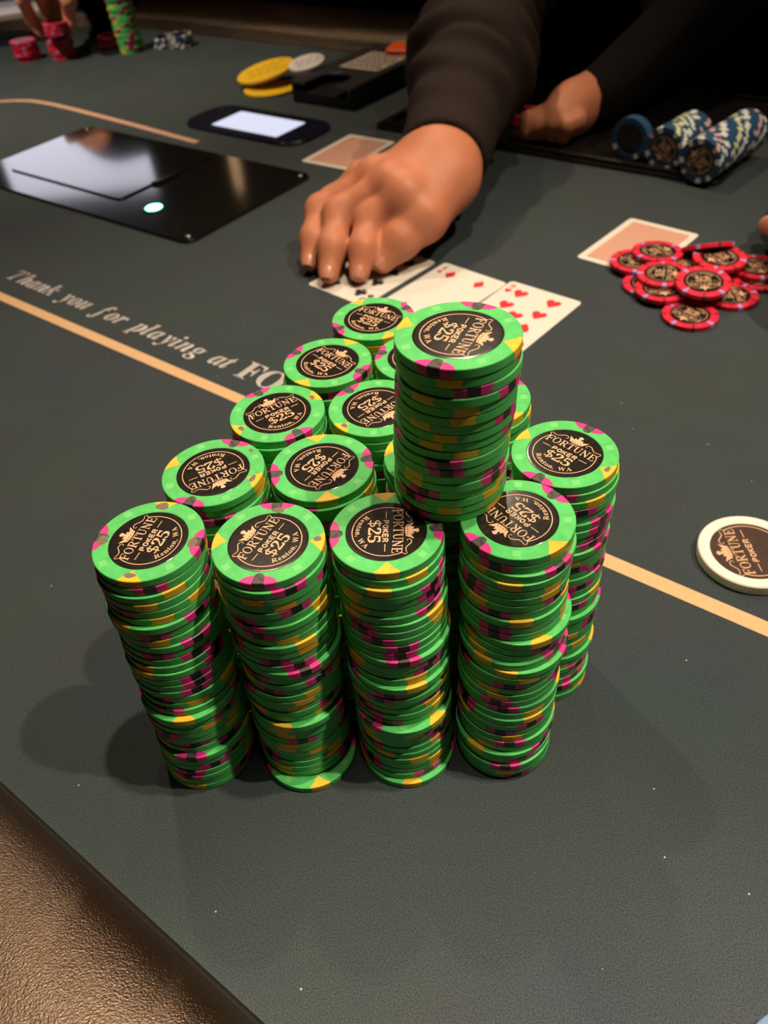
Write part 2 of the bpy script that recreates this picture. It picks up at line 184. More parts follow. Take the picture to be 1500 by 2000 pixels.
# ------------------------------------------------------------------ materials
def mat(name, col, rough=0.6, spec=0.4, metal=0.0, noise=None, bump=None, coat=0.0, emit=None, sss=0.0):
    """principled material; noise = (scale, second colour, contrast), bump = (scale, strength, distance)"""
    m = bpy.data.materials.new(name); m.use_nodes = True
    nt = m.node_tree; b = nt.nodes['Principled BSDF']
    b.inputs['Base Color'].default_value = (*col, 1); b.inputs['Roughness'].default_value = rough
    b.inputs['Specular IOR Level'].default_value = spec; b.inputs['Metallic'].default_value = metal
    b.inputs['Coat Weight'].default_value = coat; b.inputs['Coat Roughness'].default_value = 0.06
    if sss:
        b.inputs['Subsurface Weight'].default_value = sss
        b.inputs['Subsurface Radius'].default_value = (0.004, 0.0015, 0.0008); b.inputs['Subsurface Scale'].default_value = 1.0
    if emit:
        b.inputs['Emission Color'].default_value = (*emit[0], 1); b.inputs['Emission Strength'].default_value = emit[1]
    tc = nt.nodes.new('ShaderNodeTexCoord')
    if noise:
        n = nt.nodes.new('ShaderNodeTexNoise'); n.inputs['Scale'].default_value = noise[0]; n.inputs['Detail'].default_value = 3
        r = nt.nodes.new('ShaderNodeValToRGB')
        k = noise[2]
        r.color_ramp.elements[0].position = 0.5 - k; r.color_ramp.elements[1].position = 0.5 + k
        r.color_ramp.elements[0].color = (*col, 1); r.color_ramp.elements[1].color = (*noise[1], 1)
        nt.links.new(tc.outputs['Object'], n.inputs['Vector']); nt.links.new(n.outputs['Fac'], r.inputs['Fac'])
        nt.links.new(r.outputs['Color'], b.inputs['Base Color'])
    if bump:
        n2 = nt.nodes.new('ShaderNodeTexNoise'); n2.inputs['Scale'].default_value = bump[0]; n2.inputs['Detail'].default_value = 4
        bp = nt.nodes.new('ShaderNodeBump'); bp.inputs['Strength'].default_value = bump[1]; bp.inputs['Distance'].default_value = bump[2]
        nt.links.new(tc.outputs['Object'], n2.inputs['Vector']); nt.links.new(n2.outputs['Fac'], bp.inputs['Height'])
        nt.links.new(bp.outputs['Normal'], b.inputs['Normal'])
    return m

def felt_material():
    m = bpy.data.materials.new('speed_cloth'); m.use_nodes = True
    nt = m.node_tree; b = nt.nodes['Principled BSDF']; N = nt.nodes.new; Lk = nt.links.new
    b.inputs['Roughness'].default_value = 0.75; b.inputs['Specular IOR Level'].default_value = 0.25
    tc = N('ShaderNodeTexCoord')
    n1 = N('ShaderNodeTexNoise'); n1.inputs['Scale'].default_value = 1700; n1.inputs['Detail'].default_value = 6; n1.inputs['Roughness'].default_value = 0.8
    n2 = N('ShaderNodeTexNoise'); n2.inputs['Scale'].default_value = 14; n2.inputs['Detail'].default_value = 4
    r1 = N('ShaderNodeValToRGB')
    r1.color_ramp.elements[0].position = 0.36; r1.color_ramp.elements[1].position = 0.66
    r1.color_ramp.elements[0].color = (0.011, 0.018, 0.021, 1); r1.color_ramp.elements[1].color = (0.083, 0.110, 0.126, 1)
    mx = N('ShaderNodeMix'); mx.data_type = 'RGBA'; mx.blend_type = 'MULTIPLY'; mx.inputs['Factor'].default_value = 0.35
    Lk(tc.outputs['Object'], n1.inputs['Vector']); Lk(tc.outputs['Object'], n2.inputs['Vector'])
    Lk(n1.outputs['Fac'], r1.inputs['Fac']); Lk(r1.outputs['Color'], mx.inputs['A']); Lk(n2.outputs['Color'], mx.inputs['B'])
    # stray lint: sparse pale specks
    vo = N('ShaderNodeTexVoronoi'); vo.inputs['Scale'].default_value = 80
    lt = N('ShaderNodeMath'); lt.operation = 'LESS_THAN'; lt.inputs[1].default_value = 0.03
    sep = N('ShaderNodeSeparateColor'); gt = N('ShaderNodeMath'); gt.operation = 'GREATER_THAN'; gt.inputs[1].default_value = 0.55
    mul = N('ShaderNodeMath'); mul.operation = 'MULTIPLY'
    Lk(tc.outputs['Object'], vo.inputs['Vector']); Lk(vo.outputs['Distance'], lt.inputs[0]); Lk(vo.outputs['Color'], sep.inputs['Color'])
    Lk(sep.outputs['Red'], gt.inputs[0]); Lk(lt.outputs[0], mul.inputs[0]); Lk(gt.outputs[0], mul.inputs[1])
    mx2 = N('ShaderNodeMix'); mx2.data_type = 'RGBA'; mx2.inputs['B'].default_value = (0.45, 0.44, 0.42, 1)
    Lk(mul.outputs[0], mx2.inputs['Factor']); Lk(mx.outputs['Result'], mx2.inputs['A']); Lk(mx2.outputs['Result'], b.inputs['Base Color'])
    bp = N('ShaderNodeBump'); bp.inputs['Strength'].default_value = 0.5; bp.inputs['Distance'].default_value = 0.0006
    Lk(n1.outputs['Fac'], bp.inputs['Height']); Lk(bp.outputs['Normal'], b.inputs['Normal'])
    return m

def chip_clay(name, col, light):
    """moulded clay: eight paler square mould marks round the face, mottling, fine pits"""
    m = bpy.data.materials.new(name); m.use_nodes = True
    nt = m.node_tree; b = nt.nodes['Principled BSDF']; N = nt.nodes.new; Lk = nt.links.new
    b.inputs['Roughness'].default_value = 0.52; b.inputs['Specular IOR Level'].default_value = 0.35
    def math_(op, a, bb=None, c=None):
        n = N('ShaderNodeMath'); n.operation = op
        for i, q in enumerate((a, bb, c)):
            if q is None: continue
            if isinstance(q, (int, float)): n.inputs[i].default_value = q
            else: Lk(q, n.inputs[i])
        return n.outputs[0]
    tc = N('ShaderNodeTexCoord'); sp = N('ShaderNodeSeparateXYZ'); Lk(tc.outputs['Object'], sp.inputs[0])
    x, y, z = sp.outputs
    rad = math_('SQRT', math_('ADD', math_('MULTIPLY', x, x), math_('MULTIPLY', y, y)))
    ang = math_('ARCTAN2', y, x)
    # position inside one of eight sectors, in metres along the rim
    sec = math.pi / 4
    u = math_('MULTIPLY', math_('SUBTRACT', math_('MODULO', math_('ADD', ang, 4 * math.pi + sec / 2), sec), sec / 2), 0.0168)
    in_u = math_('LESS_THAN', math_('ABSOLUTE', u), 0.00135)
    in_r = math_('LESS_THAN', math_('ABSOLUTE', math_('SUBTRACT', rad, 0.0168)), 0.00125)
    top = math_('GREATER_THAN', z, 0.0028)
    mask = math_('MULTIPLY', math_('MULTIPLY', in_u, in_r), top)
    # hook shaped mould line beside each mark
    hk = math_('MULTIPLY', math_('LESS_THAN', math_('ABSOLUTE', math_('SUBTRACT', math_('SQRT', math_('ADD', math_('MULTIPLY', math_('SUBTRACT', u, 0.0022), math_('SUBTRACT', u, 0.0022)), math_('MULTIPLY', math_('SUBTRACT', rad, 0.0175), math_('SUBTRACT', rad, 0.0175)))), 0.0009)), 0.0001), math_('MULTIPLY', top, math_('GREATER_THAN', rad, 0.0174)))
    n = N('ShaderNodeTexNoise'); n.inputs['Scale'].default_value = 260; n.inputs['Detail'].default_value = 5
    Lk(tc.outputs['Object'], n.inputs['Vector'])
    r = N('ShaderNodeValToRGB'); r.color_ramp.elements[0].position = 0.3; r.color_ramp.elements[1].position = 0.75
    r.color_ramp.elements[0].color = (*[c * 0.82 for c in col], 1); r.color_ramp.elements[1].color = (*[c * 1.08 for c in col], 1)
    Lk(n.outputs['Fac'], r.inputs['Fac'])
    mx = N('ShaderNodeMix'); mx.data_type = 'RGBA'; mx.inputs['B'].default_value = (*light, 1)
    Lk(math_('MULTIPLY', mask, 0.55), mx.inputs['Factor']); Lk(r.outputs['Color'], mx.inputs['A'])
    mx2 = N('ShaderNodeMix'); mx2.data_type = 'RGBA'; mx2.inputs['B'].default_value = (*[c * 0.55 for c in col], 1)
    Lk(math_('MULTIPLY', hk, 0.6), mx2.inputs['Factor']); Lk(mx.outputs['Result'], mx2.inputs['A'])
    Lk(mx2.outputs['Result'], b.inputs['Base Color'])
    hgt = math_('SUBTRACT', math_('MULTIPLY', n.outputs['Fac'], 0.5), math_('ADD', math_('MULTIPLY', mask, 0.5), hk))
    bp = N('ShaderNodeBump'); bp.inputs['Strength'].default_value = 0.35; bp.inputs['Distance'].default_value = 0.00015
    Lk(hgt, bp.inputs['Height']); Lk(bp.outputs['Normal'], b.inputs['Normal'])
    return m

MAT = dict(
    felt=felt_material(),
    green=chip_clay('green_clay', (0.092, 0.59, 0.150), (0.24, 0.69, 0.25)),
    pink=mat('pink_clay', (0.72, 0.035, 0.30), 0.5, noise=(300, (0.62, 0.03, 0.24), 0.25)),
    black=mat('black_clay', (0.010, 0.0095, 0.009), 0.35, noise=(420, (0.018, 0.016, 0.015), 0.2)), worn=mat('worn_black_clay', (0.030, 0.026, 0.024), 0.5, noise=(700, (0.11, 0.095, 0.088), 0.22)),
    yellow=mat('yellow_clay', (0.80, 0.55, 0.035), 0.5, noise=(300, (0.72, 0.44, 0.03), 0.25)),
    wear=mat('grey_wear', (0.16, 0.11, 0.09), 0.6, noise=(900, (0.24, 0.17, 0.13), 0.2)),
    inlay=mat('black_inlay', (0.012, 0.010, 0.009), 0.15, 0.5, noise=(500, (0.022, 0.018, 0.016), 0.2), bump=(350, 0.12, 0.0001)),
    copper=mat('copper_print', (0.80, 0.50, 0.33), 0.4, noise=(250, (0.72, 0.42, 0.24), 0.2)),
    red=chip_clay('red_clay', (0.68, 0.014, 0.05), (0.72, 0.05, 0.10)),
    lavender=mat('lavender_clay', (0.30, 0.32, 0.75), 0.5),
    blue=chip_clay('blue_clay', (0.02, 0.075, 0.17), (0.04, 0.12, 0.22)),
    pale=mat('pale_clay', (0.74, 0.78, 0.76), 0.5), rose=mat('rose_clay', (0.72, 0.48, 0.48), 0.5), lime=mat('lime_clay', (0.68, 0.72, 0.42), 0.5),
    skyblue=chip_clay('sky_blue_clay', (0.085, 0.17, 0.34), (0.10, 0.19, 0.36)),
    cream=mat('cream_plastic', (0.88, 0.86, 0.80), 0.35, noise=(120, (0.84, 0.80, 0.72), 0.3)),
    btnface=mat('brown_black_face', (0.045, 0.026, 0.022), 0.4, noise=(200, (0.07, 0.04, 0.034), 0.25)),
    gold_line=mat('gold_line_print', (0.62, 0.39, 0.20), 0.6, noise=(400, (0.68, 0.45, 0.25), 0.2)),
    pink_line=mat('salmon_line_print', (0.52, 0.30, 0.21), 0.6, noise=(400, (0.58, 0.36, 0.26), 0.2)),
    letter=mat('pale_lettering', (0.66, 0.62, 0.62), 0.6), letter_in=mat('grey_lettering', (0.44, 0.42, 0.43), 0.6),
    leather=mat('dark_leather', (0.008, 0.0055, 0.0042), 0.26, 1.0, noise=(60, (0.014, 0.009, 0.007), 0.3), bump=(1300, 0.75, 0.0005)),
    gloss=mat('gloss_black', (0.008, 0.008, 0.008), 0.09, 0.6, coat=0.5),
    gloss2=mat('black_acrylic', (0.010, 0.009, 0.009), 0.16, 0.4),
    blackplastic=mat('black_plastic', (0.014, 0.013, 0.014), 0.35, 0.4),
    lidplastic=mat('sheened_black_plastic', (0.032, 0.029, 0.032), 0.4, 0.4),  # black plastic lightened: the lid top's sheen put into its colour
    bezel=mat('navy_black_bezel', (0.008, 0.009, 0.022), 0.25, 0.4),
    screen=mat('lit_screen', (0.02, 0.02, 0.02), 0.3, emit=((0.78, 0.80, 1.0), 0.95)),
    led=mat('green_lit_button', (0.02, 0.3, 0.1), 0.3, emit=((0.13, 1.0, 0.50), 14.0)),
    ring=mat('green_ring', (0.01, 0.05, 0.03), 0.2),
    card=mat('card_stock', (0.74, 0.72, 0.69), 0.38, 0.4), pip_red=mat('red_ink', (0.62, 0.02, 0.03), 0.5), pip_black=mat('black_ink', (0.02, 0.02, 0.025), 0.5),
    cardback=mat('salmon_card_back', (0.70, 0.40, 0.31), 0.45),
    cardline=mat('dull_red_ink', (0.60, 0.29, 0.22), 0.5),
    yellowdisc=mat('yellow_plastic', (0.80, 0.50, 0.02), 0.45), ink=mat('brown_ink', (0.10, 0.07, 0.02), 0.6),
    whitedisc=mat('white_plastic', (0.74, 0.70, 0.74), 0.4), purple=mat('purple_ink', (0.10, 0.08, 0.25), 0.5),
    sticker=mat('paper_sticker', (0.50, 0.44, 0.40), 0.6), stickerink=mat('sticker_ink', (0.05, 0.035, 0.03), 0.6),
    orange=mat('orange_plastic', (0.85, 0.12, 0.02), 0.45),
    skin=mat('skin', (0.52, 0.19, 0.105), 0.5, 0.35, noise=(45, (0.58, 0.22, 0.125), 0.3), bump=(700, 0.25, 0.0004), sss=0.12),
    skin2=mat('pinkish_skin', (0.74, 0.30, 0.20), 0.5, 0.35, noise=(45, (0.78, 0.34, 0.23), 0.3), sss=0.12),
    nail=mat('nail', (0.60, 0.26, 0.19), 0.3, 0.5),
    sleeve=mat('dark_brown_knit', (0.020, 0.0125, 0.0115), 0.85, 0.15, noise=(25, (0.025, 0.0165, 0.015), 0.3), bump=(900, 0.5, 0.0006)),
    sweater=mat('black_cloth', (0.0045, 0.0038, 0.0038), 0.9, 0.15, bump=(500, 0.4, 0.0006)),
    navy=mat('navy_cloth', (0.004, 0.005, 0.016), 0.9, 0.15, bump=(500, 0.4, 0.0006)),
    hair=mat('dark_hair', (0.015, 0.010, 0.008), 0.5),
    wall=mat('dark_wall_paint', (0.05, 0.04, 0.04), 0.8, noise=(4, (0.06, 0.05, 0.045), 0.3)),
    carpet=mat('dark_carpet', (0.03, 0.02, 0.02), 0.95, noise=(40, (0.06, 0.03, 0.025), 0.2)),
    wood=mat('dark_wood', (0.05, 0.03, 0.02), 0.4, noise=(9, (0.08, 0.045, 0.03), 0.3)),
    metal=mat('steel', (0.5, 0.48, 0.46), 0.25, 0.5, metal=1.0),
    tv=mat('television_picture', (0.02, 0.02, 0.02), 0.3, emit=((0.86, 0.86, 1.0), 2.2)),
    sconce=mat('lit_sconce_glass', (0.5, 0.4, 0.3), 0.3, emit=((1.0, 0.60, 0.30), 1.2)),
    rubber=mat('black_rubber', (0.012, 0.012, 0.012), 0.7),
)
MAT['leather'].node_tree.nodes['Principled BSDF'].inputs['Specular Tint'].default_value = (1.0, 0.80, 0.62, 1)   # warm lamp glint put into specular and coat tints
MAT['leather'].node_tree.nodes['Principled BSDF'].inputs['Coat Weight'].default_value = 0.9
MAT['leather'].node_tree.nodes['Principled BSDF'].inputs['Coat Roughness'].default_value = 0.24
MAT['leather'].node_tree.nodes['Principled BSDF'].inputs['Coat Tint'].default_value = (1.0, 0.80, 0.62, 1)
_nt = MAT['leather'].node_tree
_nt.links.new([n for n in _nt.nodes if n.type == 'BUMP'][0].outputs['Normal'], _nt.nodes['Principled BSDF'].inputs['Coat Normal'])

# ------------------------------------------------------------------ the room
def room():
    x0, x1, y0, y1, zf, zc = -3.2, 3.2, -2.6, 4.6, -0.75, 2.05
    def slab(name, c, s, m):
        me = bevel_box(name, s[0], s[1], s[2], 0.004, m, 1)
        return tag(link(name, me, None, (c[0], c[1], c[2] - s[2] / 2)), kind='structure')
    slab('floor', (0, 1, zf - 0.05), (6.4, 7.2, 0.1), MAT['carpet'])
    slab('ceiling', (0, 1, zc + 0.05), (6.4, 7.2, 0.1), MAT['wall'])
    slab('wall_left', (x0 - 0.05, 1, 0.65), (0.1, 7.2, 2.8), MAT['wall'])
    slab('wall_right', (x1 + 0.05, 1, 0.65), (0.1, 7.2, 2.8), MAT['wall'])
    slab('wall_back', (0, y1 + 0.05, 0.65), (6.4, 0.1, 2.8), MAT['wall'])
    slab('wall_front', (0, y0 - 0.05, 0.65), (6.4, 0.1, 2.8), MAT['wall'])
    # a television and two wall lights on the far wall, which the shuffler plate mirrors
    tvt = tag(empty('television', (-1.46, y1 - 0.03, 1.05)), 'wall television with a pale picture on the far wall', 'television')
    link('case', bevel_box('case', 0.84, 0.05, 0.62, 0.01, MAT['blackplastic']), tvt, (0, 0, -0.31))
    link('screen', bevel_box('screen', 0.78, 0.006, 0.56, 0.002, MAT['tv'], 1), tvt, (0, -0.028, -0.28))
    for k, x in enumerate((-0.62, 0.45)):
        sc = tag(empty('wall_lamp', (x, y1 - 0.05, 0.95)), ('tall warm wall lamp beside the television', 'tall warm wall lamp farther right of the television')[k], 'lamp', 'wall lamps on the far wall')
        link('back_plate', bevel_box('back_plate', 0.09, 0.03, 0.95, 0.008, MAT['metal']), sc, (0, 0.03, -0.475))
        link('glass_tube', mesh('glass_tube', *lathe([(0.001, 0), (0.022, 0.004), (0.025, 0.02), (0.025, 0.86), (0.022, 0.88), (0.001, 0.884)], 16), MAT['sconce'], smooth=True), sc, (0, -0.01, -0.44))
room()

# ------------------------------------------------------------------ the table
S0, S1, NC, HR = -1250 / 1000, 590 / 1000, 0.516, 0.494
def track(off, k=28, gap=None):
    """closed outline of the table at a distance outside the cloth edge, in (s, n)"""
    r = HR + off; pts = []
    for i in range(25): pts.append((S0 + (S1 - S0) * i / 24, NC - r))
    for i in range(1, k): a = -math.pi / 2 + math.pi * i / k; pts.append((S1 + r * math.cos(a), NC + r * math.sin(a)))
    for i in range(25): pts.append((S1 + (S0 - S1) * i / 24, NC + r))
    for i in range(1, k): a = math.pi / 2 + math.pi * i / k; pts.append((S0 + r * math.cos(a), NC + r * math.sin(a)))
    return pts
def W2(p): q = T(*p); return (q.x, q.y)
def table():
    t = tag(empty('poker_table', (T(-0.33, NC).x, T(-0.33, NC).y, -0.75)), 'large oval poker table covered in dark green cloth with a padded leather rail', 'table')
    off = -Vector((t.location.x, t.location.y, t.location.z))
    def add(name, me, label=None):
        me.transform(Matrix.Translation(off)); o = link(name, me, t)
        if label: o['label'] = label
        return o
    add('playing_surface', prism('playing_surface', [W2(p) for p in track(0.012)], -0.03, 0.0, MAT['felt']))
    # padded rail: swept half-round, open where the dealer sits
    outer = track(0.0)
    prof = []
    for i in range(15):
        a = math.pi * i / 14
        w = 0.066 - 0.066 * math.cos(a); hh = 0.003 + 0.031 * math.sin(a) ** 0.72
        prof.append((w, hh))
    prof = [(0.0, -0.03), (-0.001, 0.002)] + prof + [(0.134, -0.05), (0.10, -0.075), (0.0, -0.06)]
    rings = [track(w) for w, hh in prof]
    n = len(rings[0]); v = []; f = []; m = len(prof)
    dealer = lambda p: p[1] > NC + 0.3 and -0.66 < p[0] < 0.02
    for i in range(n):
        for k in range(m):
            q = T(*rings[k][i]); v.append((q.x, q.y, prof[k][1]))
    for i in range(n):
        j = (i + 1) % n
        if dealer(outer[i]) and dealer(outer[j]): continue
        for k in range(m):
            l = (k + 1) % m; f.append((i*m+k, i*m+l, j*m+l, j*m+k))
    add('armrest_rail', mesh('armrest_rail', v, f, MAT['leather'], smooth=True), 'padded dark leather armrest rail')
    add('apron', prism('apron', [W2(p) for p in track(0.02)], -0.17, -0.03, MAT['wood']))
    for s in (-1.15, 0.5):
        q = T(s, NC); vv, ff = lathe([(0.26, -0.75), (0.27, -0.72), (0.12, -0.68), (0.09, -0.5), (0.11, -0.3), (0.2, -0.17)], 24)
        me = mesh('pedestal', vv, ff, MAT['wood'], smooth=True); me.transform(Matrix.Translation((q.x, q.y, 0))); add('pedestal', me)
    # printed lines and lettering, a fraction of a millimetre proud of the cloth
    def line(name, pts, w, m):
        me = fill2d(name, [ribbon(pts, w)], m, 0.0002); add(name, me)
    a, b = at(0, 578), at(1500, 1222); d = (b - a).xy.normalized()
    line('betting_line', [tuple(a.xy - d * 0.5), tuple(at(480, 785).xy), tuple(at(1185, 1095).xy), tuple(b.xy + d * 0.4)], 0.0088, MAT['gold_line'])
    pts = [at(*p).xy for p in ((385, 278), (250, 241), (150, 215), (110, 205.5), (82, 200), (60, 197), (30, 196.5), (0, 198), (-60, 203), (-130, 216))]
    line('inner_line', [tuple(p) for p in pts], 0.0085, MAT['pink_line'])
    # lettering
    o = at(12, 543); e = at(459, 730); ang = math.atan2(e.y - o.y, e.x - o.x)
    loops, x = text_loops('Thank you for playing at ', 'i', 1.0)
    sz = (e - o).xy.length / x
    loops, x = text_loops('Thank you for playing at ', 'i', sz * 1.0)
    l2, x2 = text_loops('FORTUNE', 'b', sz * 1.22, x, -0.002)
    rot = Matrix.Translation((o.x, o.y, 0)) @ Matrix.Rotation(ang, 4, 'Z')
    A = fill2d('lettering', loops + l2, MAT['letter'], 0.0002); A.transform(rot); lo = add('lettering', A, 'pale serif lettering along the betting line')
    B = fill2d('letter_shade', loops + l2, MAT['letter_in'], 0.00035, offset=-0.0007); B.transform(rot); B.transform(Matrix.Translation(off)); link('letter_shade', B, lo)
    return t
table()

# ------------------------------------------------------------------ chips
CR, CT, PITCHZ = 0.0195, 0.0034, 0.00347
def chip_body(name, m_ring, m_face, seg=96):
    prof = [(0.0135, 0.00018), (0.0139, 0.0), (CR - 0.0004, 0.0), (CR - 0.0001, 0.00014), (CR, 0.0004), (CR, CT - 0.0004), (CR - 0.0001, CT - 0.00014), (CR - 0.0004, CT), (0.01415, CT), (0.0139, CT - 0.00016)]
    v, f = lathe(prof, seg)
    idx = [0] * len(f); idx[-1] = 1; idx[-2] = 1
    me = mesh(name, v, f, [m_ring, m_face], idx)
    return me
def spot_patch(face, side, mats_, name):
    """an edge spot: each entry of face = (outline of (arc, depth) points, material slot); side = (arc0, arc1, slot, ragged0, ragged1)"""
    v = []; f = []; ix = []
    e = 0.00003
    for pts, sl in face:
        dens = []
        for i, p in enumerate(pts):
            q = pts[(i + 1) % len(pts)]
            k = max(1, int(abs(q[0] - p[0]) / 0.0007)) if p[1] == 0 and q[1] == 0 else 1
            for j in range(k): dens.append((p[0] + (q[0] - p[0]) * j / k, p[1] + (q[1] - p[1]) * j / k))
        base = len(v)
        for a, dp in dens:
            r = CR - 0.0004 - dp if dp > 0 else CR - 0.0004; t = a / CR
            v.append((r * math.cos(t), r * math.sin(t), CT + e))
        f.append(tuple(range(base, base + len(dens)))); ix.append(sl)
    for a0, a1, sl, rg0, rg1 in side:
        n = max(3, int((a1 - a0) / 0.0006)); rows = [(CR - 0.0004, CT + e, 0), (CR - 0.0001 + e, CT - 0.00012, 0.1), (CR + e, CT - 0.0004, 0.25), (CR + e, CT * 0.5, 1.0), (CR + e, 0.0004, 0.25), (CR - 0.0001 + e, 0.00014, 0.1), (CR - 0.0004, -e * 0.5, 0)]
        base = len(v)
        for r, z, k in rows:
            b0, b1 = a0 + rg0 * k, a1 - rg1 * k
            for i in range(n + 1):
                t = (b0 + (b1 - b0) * i / n) / CR; v.append((r * math.cos(t), r * math.sin(t), z))
        w = n + 1
        for q in range(len(rows) - 1):
            for i in range(n): f.append((base + q*w + i, base + (q+1)*w + i, base + (q+1)*w + i + 1, base + q*w + i + 1)); ix.append(sl)
    return mesh(name, v, f, mats_, ix)
mm = lambda L: [(a / 1000, d / 1000) for a, d in L]
def ccw(L): return L[::-1]
def tri_spots(ma, mb, mc):
    face = [(mm([(-6.6, 0), (-2.1, 0), (-2.1, 3.1), (-3.4, 3.0), (-4.9, 2.3), (-6.1, 1.1)]), 0), (mm([(2.1, 0), (6.6, 0), (6.1, 1.1), (4.9, 2.3), (3.4, 3.0), (2.1, 3.1)]), 0),
            (mm([(-2.1, 0), (2.1, 0), (2.1, 3.2), (1.1, 4.3), (-1.0, 4.4), (-2.1, 3.3)]), 2)]
    side = [(-.0066, -.0021, 0, .0013, 0), (.0021, .0066, 0, 0, .0013), (-.0021, .0021, 1, 0, 0)]
    return spot_patch(face, side, [ma, mb, mc], 'edge_spot')
def single_spot(ma, w=4.4, dep=4.5):
    face = [(mm([(-w, 0), (w, 0), (w * .8, dep * .22), (w * .48, dep * .55), (w * .17, dep * .93), (0, dep), (-w * .17, dep * .93), (-w * .48, dep * .55), (-w * .8, dep * .22)]), 0)]
    return spot_patch(face, [(-w / 1000, w / 1000, 0, .0008, .0008)], [ma], 'edge_spot')
def block_spot(ma, w, dep):
    return spot_patch([(mm([(-w, 0), (w, 0), (w * .8, dep), (-w * .8, dep)]), 0)], [(-w / 1000, w / 1000, 0, 0, 0)], [ma], 'edge_spot')

ME_GREEN = chip_body('poker_chip', MAT['green'], MAT['inlay'])
ME_PBP = tri_spots(MAT['pink'], MAT['black'], MAT['worn'])
ME_YEL = single_spot(MAT['yellow'])
ME_RED = chip_body('red_poker_chip', MAT['red'], MAT['inlay'], 64)
ME_BLUE = chip_body('blue_poker_chip', MAT['blue'], MAT['inlay'], 48)
ME_SKY = chip_body('sky_poker_chip', MAT['skyblue'], MAT['skyblue'], 96)
SP_LAV = block_spot(MAT['lavender'], 1.5, 4.2); SP_BLK = block_spot(MAT['black'], 0.8, 3.0)
SP_PALE = block_spot(MAT['pale'], 3.0, 4.2); SP_ROSE = block_spot(MAT['rose'], 2.2, 4.2); SP_LIME = block_spot(MAT['lime'], 2.6, 4.2)
ME_INLAY = mesh('inlay', *lathe([(0.0128, CT - 0.00024), (0.01375, CT - 0.00022), (0.01388, CT - 0.00016), (0.01375, CT - 0.00010), (0.0132, CT - 0.00008)], 72), MAT['inlay'])

